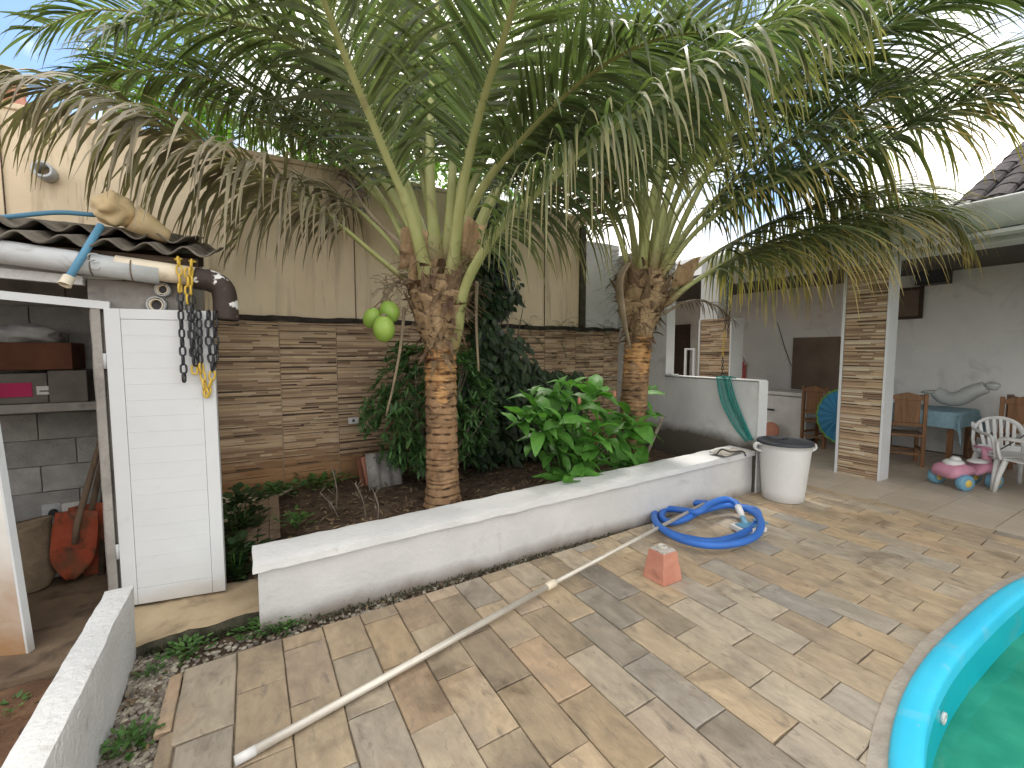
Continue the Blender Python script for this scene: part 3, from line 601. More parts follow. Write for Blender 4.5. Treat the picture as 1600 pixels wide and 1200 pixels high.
wl = thing('red_wheel', 'dull red round lid leaning in front of the white freezer', 'lid', (8.1, 4.5, .12)); MB().lathe([(.02,.0),(.15,0),(.16,.015),(.15,.03),(.02,.035)], 20, (8.15, 4.5, .16), 0, Matrix.Rotation(-PI/2+.2, 4, 'Y')).build('disc', M['redcem'], wl, smooth=True)
# ================================================================== SHED
sh = thing('tool_shed', 'open concrete-block tool shed with fibre cement roof on the left', 'shed', (-1.2, 4, 0))
SY = 3.5
MB().rough_box(-.79, -.3, SY, SY+.14, .0, 2.02, .1, .004, 5).build('front_pier', M['cement'], sh)
MB().rough_box(-.44, -.3, SY+.142, 4.5, .0, 2.15, .12, .004, 5).build('side_wall', M['cement'], sh)
MB().rough_box(-2.7, -.63, SY-.01, SY+.12, 2.023, 2.17, .12, .006, 5).build('lintel', M['grey_wall'], sh)
MB().bar((-2.4, SY-.02, 2.075), (-.80, SY-.02, 2.005), .05, .05).build('white_beam', M['white'], sh)
MB().box(-2.7, -.3, 4.5, 4.52, 0, 2.5).build('wall_back_plaster', M['cement'], sh)
MB().bar((-2.2, SY-.03, 1.985), (-.69, SY-.03, 1.868), .04, .045).build('frame_head', M['door'], sh)
MB().box(-.775, -.735, SY-.045, SY+.0, .03, 1.87).build('frame_post', M['cement'], sh)
bwall = MB().box(-2.7, -.44, 4.44, 4.498, 0, 2.3).build('block_wall', M['cement'], sh)
bk = MB(); bk.rough_box(.004, .386, -.02, .01, .004, .186, .05, .004, 9); bme = bk.mesh('block', M['block'])
for k in range(11):
    for i in range(6):
        x = -2.68+.39*i+(.195 if k % 2 else 0)
        if x+.39 < -.42: piece('block', bme, bwall, TR(x, 4.435, .02+.19*k))
for side, dx in (('a', -2.75),): MB().box(-2.8, -2.7, SY, 4.5, 0, 2.3).build('far_side_wall', M['cement'], sh)
# corrugated sheets
def corr(x0, x1, y0, y1, z0, z1, dz):
    nx = int((x1-x0)/.018); ny = 8; b = MB(); v = []
    for j in range(ny+1):
        for i in range(nx+1):
            x = x0+(x1-x0)*i/nx; t = j/ny; v.append((x+.02*t, y0+(y1-y0)*t+.012*noise.noise(Vector((x*4, 0, dz*9))), z0+(z1-z0)*t+.027*math.sin(2*PI*x/.178)+dz+.01*noise.noise(Vector((x*3, t*3, 2)))))
    b.add(v, [(j*(nx+1)+i, j*(nx+1)+i+1, (j+1)*(nx+1)+i+1, (j+1)*(nx+1)+i) for j in range(ny) for i in range(nx)])
    o = b.build('roof_sheet', M['fibro'], sh, smooth=True); s = o.modifiers.new('t', 'SOLIDIFY'); s.thickness = .009; return o
corr(-1.35, -.16, 3.34, 4.75, 2.205, 2.52, 0); corr(-2.9, -1.18, 3.32, 4.75, 2.225, 2.54, .012); corr(-2.2, -.32, 3.62, 4.8, 2.30, 2.55, .03)
MB().box(-2.8, -.25, 3.42, 3.47, 2.10, 2.175).build('rafter', M['timber'], sh)
MB().box(-2.8, -.25, 3.8, 3.86, 2.2, 2.27).build('rafter', M['timber'], sh)
# gutter pipe line: cut grey pipe, cream pipe, chipped elbow
gp = thing('rain_gutter', 'grey half pipe gutter with cream joint and chipped dark elbow on shed', 'gutter', (-.9, 3.4, 2.05))
gy = 3.40
def gline(x): return 2.125-.075*(x+1.1)/.85
MB().tube([(x, gy, gline(x)-.002) for x in (-2.9, -2, -1.1, -.8, -.44)], .062, 16).build('grey_pipe', M['pvc'], gp, smooth=True)
MB().tube([(x, gy, gline(x)+.012) for x in (-.64, -.5, -.3, -.235)], .058, 16).build('cream_pipe', M['pvc_cream'], gp, smooth=True)
ex = -.18
MB().tube(spline([(-.27, gy, 2.055), (-.18, gy-.002, 2.04), (-.125, gy-.005, 1.99), (-.115, gy-.008, 1.87), (-.118, gy-.01, 1.80)], 5), [.062]*14+[.064]*3+[.066]*4, 16, caps=False).build('elbow', M['elbow'], gp, smooth=True).modifiers.new('t', 'SOLIDIFY').thickness = .006
for x in (-.74, -.565): MB().lathe([(.0655,-.004),(.0675,0),(.0655,.004)], 16, (x, gy, gline(x)), 0, Matrix.Rotation(PI/2, 4, 'Y'), False, False).build('wire_tie', M['twig'], gp)
# chain: yellow and black links over the elbow
def link_mesh(name, m, L_=.066, W_=.042, r=.0062):
    P = []
    for k in range(14):
        a = 2*PI*k/14; x = (W_/2-r)*math.cos(a); z = (W_/2-r)*math.sin(a)+(1 if math.sin(a) > 1e-6 else -1 if math.sin(a) < -1e-6 else 0)*(L_/2-W_/2)
        P.append(Vector((x, 0, z)))
    b = MB(); n = 6; vs_ = []; N_ = len(P)
    for i in range(N_):
        t = (P[(i+1) % N_]-P[i-1]).normalized(); s_ = t.cross(Vector((0,1,0)))
        for k in range(n): vs_.append(P[i]+s_*(r*math.cos(2*PI*k/n))+Vector((0,1,0))*(r*math.sin(2*PI*k/n)))
    b.add(vs_, [(i*n+k, i*n+(k+1) % n, ((i+1) % N_)*n+(k+1) % n, ((i+1) % N_)*n+k) for i in range(N_) for k in range(n)])
    return b.mesh(name, m, True)
LY, LK = link_mesh('chain_link_yellow', M['chain_y']), link_mesh('chain_link_black', M['chain_k'])
ch = thing('plastic_chain', 'yellow and black plastic chain hung over the shed gutter pipe', 'chain', (-.3, 3.3, 1.9))
def strand(path, cols, twist=0):
    pts = spline(path, 14); d = 0; k = 0; nxt = .024; step = .0535
    for i in range(1, len(pts)):
        seg = (pts[i]-pts[i-1]).length
        while d+seg >= nxt:
            p = pts[i-1].lerp(pts[i], (nxt-d)/seg); t = (pts[i]-pts[i-1]).normalized()
            q = t.to_track_quat('Z', 'Y').to_matrix()@Matrix.Rotation((PI/2 if k % 2 else 0)+twist+random.uniform(-.25,.25), 3, 'Z')
            f = nxt/tot(pts); me = LY if cols(f) else LK
            piece('link', me, ch, Matrix.LocRotScale(p, q, None)); k += 1; nxt += step
        d += seg
def tot(p): return sum((p[i]-p[i-1]).length for i in range(1, len(p)))
cy = gy-.07
def P_(x, y, d=0): return atY(x, y, cy-d)
strand([P_(276, 405)+Vector((0,.07,.01)), P_(279, 408), P_(281, 440), P_(282, 475), P_(285, 540), P_(288, 598)], lambda f: f < .36, .3)
strand([P_(300, 408)+Vector((0,.07,.01)), P_(299, 412), P_(298, 445), P_(300, 480), P_(298, 510), P_(302, 555), P_(304, 578)], lambda f: f < .40 or f > .93, .1)
strand([P_(293, 420), P_(294, 470), P_(299, 500, .012), P_(302, 540, .012), P_(305, 565, .012)], lambda f: f < .35, .9)
strand([P_(310, 486), P_(312, 520), P_(313, 560), P_(316, 582), P_(320, 604), P_(322, 616)], lambda f: f > .62, .6)
strand([P_(326, 486), P_(325, 520), P_(328, 550), P_(332, 575), P_(330, 595), P_(323, 617)], lambda f: f > .66, .2)
strand([P_(337, 486), P_(336, 515), P_(338, 548), P_(333, 575)], lambda f: False, .5)
# blue pipe leaning on gutter, jug, cable, pvc offcuts
bp = thing('blue_pipe', 'short blue pipe with white fitting sticking out over the gutter', 'pipe', atY(130, 400, 3.35))
pa, pb = atY(158, 352, 3.42), atY(104, 440, 3.26)
MB().tube([pa, pb], .018, 12).build('tube', M['blue_pipe'], bp, smooth=True); dv = (pb-pa).normalized(); MB().tube([pb-dv*.03, pb+dv*.02, pb+dv*.024], [.023,.023,.027], 14, caps=False).build('fitting', M['pvc_cream'], bp, smooth=True).modifiers.new('t','SOLIDIFY').thickness = .004
wt = thing('coiled_wire', 'small loop of pale wire tied on the grey gutter pipe', 'wire', atY(146, 395, 3.33)); cw = atY(145, 398, 3.335)
MB().tube([cw+Vector((.022*math.cos(a), .01*math.sin(a*2), .016*math.sin(a)-.011*a/2)) for a in [i*.4 for i in range(34)]], .0028, 5).build('coil', M['pvc'], wt, smooth=True)
jg = thing('crushed_jug', 'crushed yellowed plastic jug lying on the shed roof', 'jug', atY(180, 330, 3.62)); jc = atY(182, 331, 3.6)
b = MB(); ax = Vector((1, .35, -.12)).normalized(); q = ax.to_track_quat('X', 'Z').to_matrix().to_4x4()
b.blob(jc-ax*.01+Vector((0,0,.012)), .10, .10, .094, 30, 20, .38, 2.1, 0, q, 9); o = b.build('body', M['jug'], jg, smooth=True)
MB().tube([jc+ax*.07+Vector((0,0,-.01)), jc+ax*.15+Vector((0,.01,-.035)), jc+ax*.22+Vector((0,.02,-.065)), jc+ax*.25+Vector((0,.02,-.07))], [.085,.07,.05,.045], 16).build('neck', M['jug'], jg, smooth=True)
cb = thing('blue_hose_end', 'thin blue-grey pipe lying across the shed roof beside the jug', 'pipe', atY(60, 335, 3.7)); MB().tube(spline([atY(-60, 345, 3.75), atY(20, 338, 3.75), atY(90, 332, 3.75), atY(150, 336, 3.74)], 5), .014, 8).build('tube', M['blue_pipe'], cb, smooth=True)
for i, (x_, y_, r_) in enumerate(((253, 452, .035), (243, 476, .044))):
    c_ = atY(x_, y_, 3.44); t = thing('pipe_offcut', ['small grey pipe end on ledge above the white door, upper one', 'larger grey pipe end on ledge above the white door, lower one'][i], 'pipe', c_, 'pipe offcuts above the door')
    for k, rr_ in enumerate((r_, r_*.72)): MB().tube([c_+Vector((0, .002*k, 0)), c_+Vector((.01, .05, 0))], rr_, 18, caps=False).build('pipe_ring', M['pvc'] if not k else M['pvc_cream'], t, smooth=True).modifiers.new('t','SOLIDIFY').thickness = .005
    MB().lathe([(.001,0),(r_*.95,.001)], 16, c_+Vector((0,.04,0)), 0, Matrix.Rotation(PI/2, 4, 'X'), False, False).build('pipe_back', M['dark'], t)
# open white door with grooved boards
dr = thing('white_door', 'white grooved aluminium shed door standing open', 'door', (-.71, 3.46, .05))
dA, dB = Vector((-.715, 3.455, 0)), Vector((-.185, 3.36, 0)); dx = (dB-dA).normalized(); dn = Vector((dx.y, -dx.x, 0)); DW = (dB-dA).length
MD = Matrix((dx, -dn, Vector((0,0,1)))).transposed().to_4x4(); MD.translation = dA
DZ0, DZ1 = .048, 1.852
MB().box(0, DW, 0, .022, DZ0, DZ1, 0, MD).build('core', M['door'], dr)
for (a, c_, z0, z1) in ((0, .075, DZ0, DZ1), (DW-.07, DW, DZ0, DZ1), (.0765, DW-.0715, DZ0, DZ0+.10), (.0765, DW-.0715, DZ1-.06, DZ1)):
    MB().box(a, c_, -.010, -.0005, z0, z1, 0, MD).build('stile', M['door'], dr, bevel=.002)
nb = 17; z0 = DZ0+.1015; hb = (DZ1-.0615-z0)/nb
for k in range(nb): MB().box(.077, DW-.072, -.0072, -.0006, z0+hb*k+.0002, z0+hb*(k+1)-.0002, 0, MD).build('board', M['door'], dr, bevel=.0006, seg=1)
for z_ in (.35, 1.5): MB().tube([MD@Vector((-.01, -.004, z_)), MD@Vector((-.01, -.004, z_+.09))], .009, 8).build('hinge', M['pvc'], dr, smooth=True)
d2 = thing('rust_stained_door', 'white door leaf with rust-brown foot at the left picture edge', 'door', (-1.1, 3.25, 0))
eA, eB = Vector((-1.055, 3.225, 0)), Vector((-1.75, 3.55, 0)); ex_ = (eB-eA).normalized(); en = Vector((-ex_.y, ex_.x, 0)); ME = Matrix((ex_, en, Vector((0,0,1)))).transposed().to_4x4(); ME.translation = eA
ME = ME@Matrix.Rotation(R(3.6), 4, 'Y')
MB().box(0, .77, -.016, .016, .012, 1.88, 0, ME).build('leaf', M['rustdoor'], d2, bevel=.002)
MB().box(-.012, -.0005, -.018, .018, .005, 1.885, 0, ME).build('edge_rail', M['door'], d2); MB().box(-.02, .02, .017, .026, 1.07, 1.13, 0, ME).build('latch', M['dark'], d2)
# inside the shed
hf = thing('shelf', 'thick concrete shelf across the back of the shed', 'shelf', (-1.4, 4.2, 1.24)); MB().rough_box(-2.7, -.445, 4.0, 4.41, 1.21, 1.262, .1, .005, 6).build('board', M['cement'], hf)
def bxthing(name, label, cat, x0, x1, y0, y1, z0, z1, m):
    t = thing(name, label, cat, ((x0+x1)/2, (y0+y1)/2, z0)); MB().box(x0, x1, y0, y1, z0, z1).build('body', m, t, bevel=.006); return t
a_, c_ = atY(5, 615, 4.05), atY(70, 568, 4.05); t = bxthing('printed_carton', 'dark carton with magenta and white print on the shed shelf', 'box', a_.x-.15, c_.x, 4.06, 4.3, 1.265, 1.46, M['card'])
MB().box(a_.x-.1, a_.x+.13, 4.052, 4.0595, 1.31, 1.40).build('magenta_panel', M['magenta'], t); MB().box(a_.x+.15, a_.x+.255, 4.052, 4.0595, 1.32, 1.375).build('white_label', M['paper'], t)
MB().box(a_.x+.165, a_.x+.24, 4.049, 4.0515, 1.34, 1.347).build('print_line', M['ink'], t)
bxthing('grey_carton', 'plain grey cardboard carton on the shed shelf beside printed carton', 'box', c_.x+.01, c_.x+.20, 4.04, 4.35, 1.265, 1.475, M['card'])
bxthing('brown_crate', 'red-brown wooden crate stacked above the cartons in the shed', 'crate', a_.x-.2, c_.x+.12, 4.1, 4.38, 1.48, 1.66, M['crate'])
t = thing('plastic_bundle', 'dim grey plastic bag lying on top of the brown crate', 'bag', (c_.x-.2, 4.2, 1.66)); MB().blob((c_.x-.13, 4.2, 1.715), .17, .11, .065, 18, 12, .5, 2.2, seed=3).build('bag', M['rag'], t, smooth=True)
sk_ = thing('burlap_sack', 'open brown burlap sack standing on the shed floor', 'sack', atY(35, 880, 4.05)); sc = atY(36, 880, 4.1); b = MB(); n = 22; pf = [(.13,.0),(.155,.06),(.15,.18),(.14,.30),(.135,.40),(.142,.43),(.125,.41),(.11,.3)]
vs_ = []
for r_, z_ in pf:
    for k in range(n):
        a = 2*PI*k/n; r2 = r_*(1+.12*noise.noise(Vector((math.cos(a)*1.5, math.sin(a)*1.5, z_*5)))); vs_.append((sc.x+r2*1.05*math.cos(a), 4.1+r2*.8*math.sin(a), .03+z_+.03*math.cos(a)*z_/.4))
b.add(vs_, [(i*n+k, i*n+(k+1) % n, (i+1)*n+(k+1) % n, (i+1)*n+k) for i in range(len(pf)-1) for k in range(n)]); b.build('cloth', M['sack'], sk_, smooth=True)
rg = thing('white_rag', 'crumpled white rag lying on the shed floor beside sack', 'rag', atY(75, 890, 4.0)); rc = gz(66, 898, .05); b = MB()
b.blob((rc.x, rc.y, .06), .16, .07, .05, 20, 12, .8, 2.5, seed=8); b.blob((rc.x+.08, rc.y+.02, .12), .05, .04, .09, 14, 10, .7, 2.5, seed=5); b.build('cloth', M['rag'], rg, smooth=True)
for i, (xa, ya, xb, yb, xt, yt, sc_, Yv) in enumerate(((103, 905, 120, 820, 158, 685, 1, 4.02), (140, 905, 140, 812, 165, 690, .92, 4.16))):
    t = thing('shovel', ['orange-red shovel leaning in shed, nearest the rag', 'darker red shovel leaning in the shed corner'][i], 'shovel', atY(xa, ya, Yv), 'shovels in the shed')
    A, B_, C_ = atY(xa+8, ya, Yv), atY(xb, yb, Yv), atY(xt, yt, Yv+.12); ax = (B_-A).normalized(); sd_ = ax.cross(Vector((0,-1,0))).normalized(); nn = sd_.cross(ax)
    b = MB(); rows = 9; vs_ = []
    for j in range(rows+1):
        f = j/rows; w = .115*sc_*(math.sin(min(1, f*2.2+.12)*PI/2))*(1 if f < .85 else .93); c0_ = A+(B_-A)*f*1.25
        for k in range(7):
            u_ = (k-3)/3; vs_.append(c0_+sd_*(w*u_)+nn*(.03*(u_*u_)*(.4+f)-.02*f))
    b.add(vs_, [(j*7+k, j*7+k+1, (j+1)*7+k+1, (j+1)*7+k) for j in range(rows) for k in range(6)]); o = b.build('blade', M['shovel'], t, smooth=True); o.modifiers.new('t','SOLIDIFY').thickness = .004
    MB().tube([A+(B_-A)*.65-nn*.01, B_, C_], [.02, .019, .017], 10).build('handle', M['handle'], t, smooth=True)
mt = thing('mattock', 'long wooden tool handle standing upright in the dark shed corner', 'tool', atY(165, 900, 4.2)); MB().tube([atY(158, 915, 4.1), atY(166, 690, 4.35)], .02, 8).build('handle', M['timber'], mt, smooth=True); MB().tube([atY(146, 908, 4.05), atY(158, 914, 4.1), atY(170, 900, 4.1)], [.012,.025,.01], 8).build('head', M['dark'], mt, smooth=True)
for i, (x_, y_) in enumerate(((82, 797), (112, 795))):
    q_ = atY(x_, y_, 4.41); t = thing('socket_box', ['dark open socket box on the shed block wall, left one', 'white socket plate with dark plug on the shed block wall'][i], 'outlet', q_)
    MB().box(q_.x-.05, q_.x+.05, 4.392, 4.413, q_.z-.05, q_.z+.05).build('plate', M['pvc'] if i == 0 else M['plastic'], t, bevel=.004); MB().lathe([(.026,0),(.022,.025),(.001,.028)], 14, (q_.x+.01, 4.391, q_.z-.012), 0, Matrix.Rotation(PI/2, 4, 'X')).build('plug', M['dark'], t)
    MB().tube(spline([(q_.x+.01, 4.37, q_.z-.02), (q_.x+.04, 4.35, q_.z-.05), (q_.x+.06, 4.37, q_.z-.03)], 4), .005, 6).build('cord', M['dark'], t)
# ================================================================== POOL
pl = thing('swimming_pool', 'sunken turquoise fibreglass pool with bright blue rim and green water', 'pool', (PCX, PCY, 0))
def loft(name, rows, m, n=160, smooth=True):
    b = MB(); v = []
    for off, z in rows:
        for i in range(n):
            p = pool_pt(2*PI*i/n, off); v.append((p.x, p.y, z))
    b.add(v, [(j*n+i, (j)*n+(i+1) % n, (j+1)*n+(i+1) % n, (j+1)*n+i) for j in range(len(rows)-1) for i in range(n)]); return b.build(name, m, pl, smooth=smooth)
loft('rim', [(0, -.02), (.003, .02), (.0, .036), (-.008, .045), (-.03, .049), (-.07, .050), (-.092, .046), (-.099, .038), (-.102, .02), (-.106, -.03)], M['pool'])
loft('inner_wall', [(-.1045, -.024), (-.112, -.15), (-.15, -.6), (-.22, -1.2), (-.4, -1.28), (-2.0, -1.3)], M['pool_shaded'])
def wat():
    m = bpy.data.materials.new('green_pool_water'); m.use_nodes = True; N = m.node_tree.nodes; K = m.node_tree.links.new; bs = N['Principled BSDF']
    n1 = N.new('ShaderNodeTexNoise'); n1.inputs['Scale'].default_value = 3; n1.inputs['Detail'].default_value = 7; r_ = N.new('ShaderNodeValToRGB'); e = r_.color_ramp.elements
    e[0].position = .3; e[0].color = (.012,.20,.13,1); e[1].position = .72; e[1].color = (.05,.36,.24,1); c = N.new('ShaderNodeTexCoord'); K(c.outputs['Object'], n1.inputs['Vector']); K(n1.outputs['Fac'], r_.inputs['Fac']); K(r_.outputs['Color'], bs.inputs['Base Color'])
    bs.inputs['Roughness'].default_value = .06; bs.inputs['IOR'].default_value = 1.33
    n2 = N.new('ShaderNodeTexNoise'); n2.inputs['Scale'].default_value = 7; b_ = N.new('ShaderNodeBump'); b_.inputs['Strength'].default_value = .3; b_.inputs['Distance'].default_value = .02; K(c.outputs['Object'], n2.inputs['Vector']); K(n2.outputs['Fac'], b_.inputs['Height']); K(b_.outputs[0], bs.inputs['Normal']); return m
M['water'] = wat()
b = MB(); rw = [pool_pt(2*PI*i/160, -.113) for i in range(160)]; b.add([(p.x, p.y, -.20) for p in rw], [tuple(range(160))]); b.build('water', M['water'], pl)
loft('waterline_stain', [(-.1125, -.165), (-.1138, -.19), (-.1148, -.215)], M['moss'])
fp = Vector((2.37, .56, -.10)); best = min((pool_pt(a*.002, -.110) for a in range(3142)), key=lambda q: abs(q.x-2.72)+(0 if q.y > 0 else 9))
MB().lathe([(.028,0),(.028,.012),(.014,.014),(.012,.004),(.001,.004)], 16, (best.x, best.y-.001, -.10), 0, Matrix.Rotation(PI/2, 4, 'X')).build('return_jet', M['plastic'], pl, smooth=True)
bead = MB(); v = []; n = 200; rr = random.Random(9)
for i in range(n):
    w = .03+.018*noise.noise(Vector((i*.21, 0, 0))); a = 2*PI*i/n; p, q, s_ = pool_pt(a, -.002), pool_pt(a, .02), pool_pt(a, w+.032)
    v += [(p.x, p.y, .014+.006*noise.noise(Vector((i*.3,2,0)))), (q.x, q.y, .013+.006*noise.noise(Vector((i*.4,5,0)))), (s_.x, s_.y, .0035)]
bead.add(v, [(i*3+k, i*3+k+1, ((i+1) % n)*3+k+1, ((i+1) % n)*3+k) for i in range(n) for k in (0, 1)]); bead.build('mortar_edge', M['mortar'], pl, smooth=True)
# ================================================================== THINGS ON THE PAVING
tp = thing('telescopic_pole', 'long pale telescopic pool pole lying diagonally across the paving', 'pole', gz(370, 1188))
PA_, PJ, PF = gz(372, 1187, .02), gz(862, 913, .05), gz(1100, 787, .115)
MB().tube([PA_+Vector((0,0,0)), PA_.lerp(PJ, .5), PJ], .0185, 18).build('outer_tube', M['alu'], tp, smooth=True)
dj = (PJ-PA_).normalized(); MB().tube([PJ-dj*.05, PJ-dj*.045, PJ, PJ+dj*.03, PJ+dj*.036], [.02,.025,.0255,.024,.017], 18).build('locking_sleeve', M['pvc_cream'], tp, smooth=True)
MB().tube([PJ+dj*.03, PF], .0145, 16).build('inner_tube', M['alu'], tp, smooth=True)
MB().tube([PA_-dj*.012, PA_+dj*.06], .0195, 18).build('end_cap', M['plastic'], tp, smooth=True)
hs = thing('pool_hose', 'coiled blue pool vacuum hose with pale blue suction head', 'hose', gz(1100, 830))
hp = [(1030,824,.04),(1062,838,.035),(1110,846,.035),(1150,838,.035),(1180,820,.04),(1184,800,.06),(1160,792,.06),(1110,787,.06),(1060,785,.05),(1032,790,.05),(1022,806,.06),(1032,824,.09),(1065,843,.09),(1110,852,.09),(1155,848,.09),(1184,834,.09),(1188,812,.11),(1170,797,.11),(1135,790,.1),(1095,799,.09),(1068,812,.06),(1046,816,.05),(1034,808,.05),(1040,796,.06),(1065,797,.09),(1090,800,.12),(1110,787,.15),(1132,780,.15),(1148,785,.14),(1154,793,.12)]
HP = [gz(x, y, z) for x, y, z in hp]; pts = spline(HP, 22); rad = [.0285+(.0022 if i % 2 else 0) for i in range(len(pts))]
MB().tube(pts, rad, 12).build('tube', M['hose'], hs, smooth=True)
e_ = pts[-1]; ed = (pts[-1]-pts[-4]).normalized(); hd = gz(1166, 822, .04)
MB().tube([e_-ed*.01, e_+(hd-e_)*.25, e_+(hd-e_)*.55], [.032, .03, .025], 14).build('cuff', M['bin'], hs, smooth=True)
MB().tube([e_+(hd-e_)*.5, e_+(hd-e_)*.8, hd+Vector((0,0,.015))], [.023,.026,.03], 12).build('neck', M['toyblue'], hs, smooth=True)
hv = MB(); RM = TR(hd.x+.0, hd.y-.02, .03, R(-18)); hv.box(-.13, .13, -.075, .075, -.02, .022, 0, RM); hv.box(-.10, .10, -.05, .05, .0225, .034, 1, RM); hv.build('suction_head', [M['bin'], M['blue_pipe']], hs, bevel=.012, seg=3)
h2 = gz(1200, 818, .05); MB().tube([h2, h2+Vector((-.05,.03,.02)), h2+Vector((-.12,.06,.04))], .011, 8).build('side_nozzle', M['toyblue'], hs, smooth=True)
MB().tube([pts[0]-(pts[1]-pts[0]).normalized()*.05, pts[1]], .031, 14).build('cuff', M['bin'], hs, smooth=True)
rbk = thing('umbrella_base', 'red cement block with white pipe collar, a parasol base on the paving', 'parasol base', (2.46, 2.07, 0))
b = MB(); cx, cy_ = 2.463, 2.075; hb_, ht_ = .096, .068; H_ = .205; v = []
for j in range(6):
    f = j/5; w = hb_+(ht_-hb_)*f
    for sx, sy in ((-1,-1),(1,-1),(1,1),(-1,1)): v.append((cx+sx*w+random.uniform(-.002,.002), cy_+sy*w+random.uniform(-.002,.002), .002+H_*f))
b.add(v, [(j*4+k, j*4+(k+1) % 4, j*4+4+(k+1) % 4, j*4+4+k) for j in range(5) for k in range(4)]+[(3,2,1,0),(20,21,22,23)]); b.build('block', M['redcem'], rbk, bevel=.006)
MB().rough_box(cx-.06, cx+.06, cy_-.06, cy_+.06, .2078, .218, .03, .006, 14).build('cement_cap', M['whitecem'], rbk)
MB().lathe([(.034,0),(.034,.022),(.030,.026),(.024,.026),(.022,.008),(.001,.006)], 20, (cx-.005, cy_, .216)).build('collar', M['whitecem'], rbk, smooth=True)
bn = thing('trash_bin', 'tall white plastic bin with handles and black lid beside planter', 'bin', (4.96, 2.68, 0)); bx_, by_ = 4.965, 2.585
MB().lathe([(.195,.003),(.20,.006),(.207,.10),(.228,.35),(.247,.56),(.25,.60),(.262,.603),(.264,.625),(.25,.626),(.245,.60),(.2,.02)], 48, (bx_, by_, 0), cap1=False).build('tub', M['bin'], bn, smooth=True)
lidm = MB(); lidm.lathe([(.268,.612),(.272,.63),(.262,.644),(.235,.648),(.225,.640),(.12,.642),(.10,.652),(.04,.655),(.001,.655)], 48, (bx_, by_, 0), cap0=False, cap1=False); lidm.build('lid', M['lid'], bn, smooth=True)
MB().bar((bx_-.05, by_, .665), (bx_+.05, by_, .665), .02, .02).build('lid_handle', M['lid'], bn, bevel=.006)
for s_ in (-1, 1):
    d_ = Vector((.82, -.57, 0))*s_; p = Vector((bx_, by_, .0))
    MB().tube(spline([p+d_*.245+Vector((0,0,.60)), p+d_*.30+Vector((0,0,.605)), p+d_*.318+Vector((0,0,.575)), p+d_*.30+Vector((0,0,.545)), p+d_*.24+Vector((0,0,.52))], 4), [.024]*17, 10, flat=.6).build('handle', M['bin'], bn, smooth=True)
bg_ = thing('black_bag', 'small black plastic bag on the floor behind the white bin', 'bag', gz(1240, 775)); q_ = gz(1243, 768); MB().blob((q_.x+.0, q_.y+.02, .10), .085, .075, .125, 18, 14, .5, 2.6, seed=2).build('bag', M['bag'], bg_, smooth=True)
cl = thing('folded_cloth', 'crumpled pale cloth with dark strap on the planter coping end', 'cloth', (4.3, 3, .5)); q_ = gz(1140, 706, .515)
b = MB(); n = 14; v = []
for j in range(n+1):
    for i in range(n+1):
        u_, w_ = i/n-.5, j/n-.5; x, y = q_.x+u_*.42+.03*noise.noise(Vector((w_*5, u_*2, 1))), q_.y+.01+w_*.2+.02*noise.noise(Vector((u_*5, 0, 4))); v.append((x, y, .518+.022*abs(noise.noise(Vector((u_*6, w_*6, 0))))+.012*math.cos(u_*9)))
b.add(v, [(j*(n+1)+i, j*(n+1)+i+1, (j+1)*(n+1)+i+1, (j+1)*(n+1)+i) for j in range(n) for i in range(n)]); b.build('cloth', M['beigecloth'], cl, smooth=True).modifiers.new('t','SOLIDIFY').thickness = .008
MB().tube(spline([gz(1119,710,.54), gz(1128,702,.555), gz(1142,706,.55), gz(1160,705,.555), gz(1165,712,.54)], 5), .009, 6).build('strap', M['dark'], cl, smooth=True)
# green net over the wall, chain from the eave
nt_ = thing('teal_net', 'teal green mesh net hanging over the half-height wall behind bin', 'net', (4.88, 3.2, 1.2))
for k, (L_, R_) in enumerate(((((1120,588),(1128,628),(1146,664),(1166,690)), ((1131,587),(1141,626),(1158,662),(1172,686))), (((1134,589),(1142,622),(1160,660),(1173,688)), ((1140,588),(1150,624),(1166,664),(1177,688))))):
    A = spline([atX(x, y, 4.872-.006*k) for x, y in L_], 8); B_ = spline([atX(x, y, 4.872-.006*k) for x, y in R_], 8)
    A = [Vector((5.08, A[0].y, 1.2)), Vector((4.98, A[0].y, 1.29))]+A; B_ = [Vector((5.08, B_[0].y, 1.2)), Vector((4.98, B_[0].y, 1.29))]+B_
    b = MB(); v = []; w = 6
    for i in range(len(A)):
        for j in range(w+1): p = A[i].lerp(B_[i], j/w); p.x -= .02*math.sin(j*1.9+i*.15)*min(1, i/5); v.append(p)
    b.add(v, [(i*(w+1)+j, i*(w+1)+j+1, (i+1)*(w+1)+j+1, (i+1)*(w+1)+j) for i in range(len(A)-1) for j in range(w)]); b.build('net', M['teal'], nt_, smooth=True)
    for Q in (A, B_): MB().tube([p+Vector((-.006,0,0)) for p in Q], .007, 6).build('edge_cord', M['tealcord'], nt_, smooth=True)
hc = thing('hanging_chain', 'dark and yellow plastic chain hanging from the eave near far pillar', 'chain', (6.25, 4.2, 1.2)); ce = atX(1128, 590, 6.22)
LK2, LY2 = link_mesh('long_link_black', M['chain_k'], .062, .036, .006), link_mesh('long_link_yellow', M['chain_y'], .062, .036, .006)
zt_ = 2.8; nl = int((zt_-1.1)/.05)
for k in range(nl):
    f = k/nl; piece('link', LY2 if .52 < f < .78 else LK2, hc, TR(6.22+.012*math.sin(k*.2), ce.y-.05*(1-f), zt_-.05*k, PI/2*(k % 2)+.5))
    if f < .6: piece('link', LK2, hc, TR(6.235+.012*math.sin(k*.3), ce.y-.05*(1-f)-.05, zt_-.05*k-.02, PI/2*(k % 2)+.9))
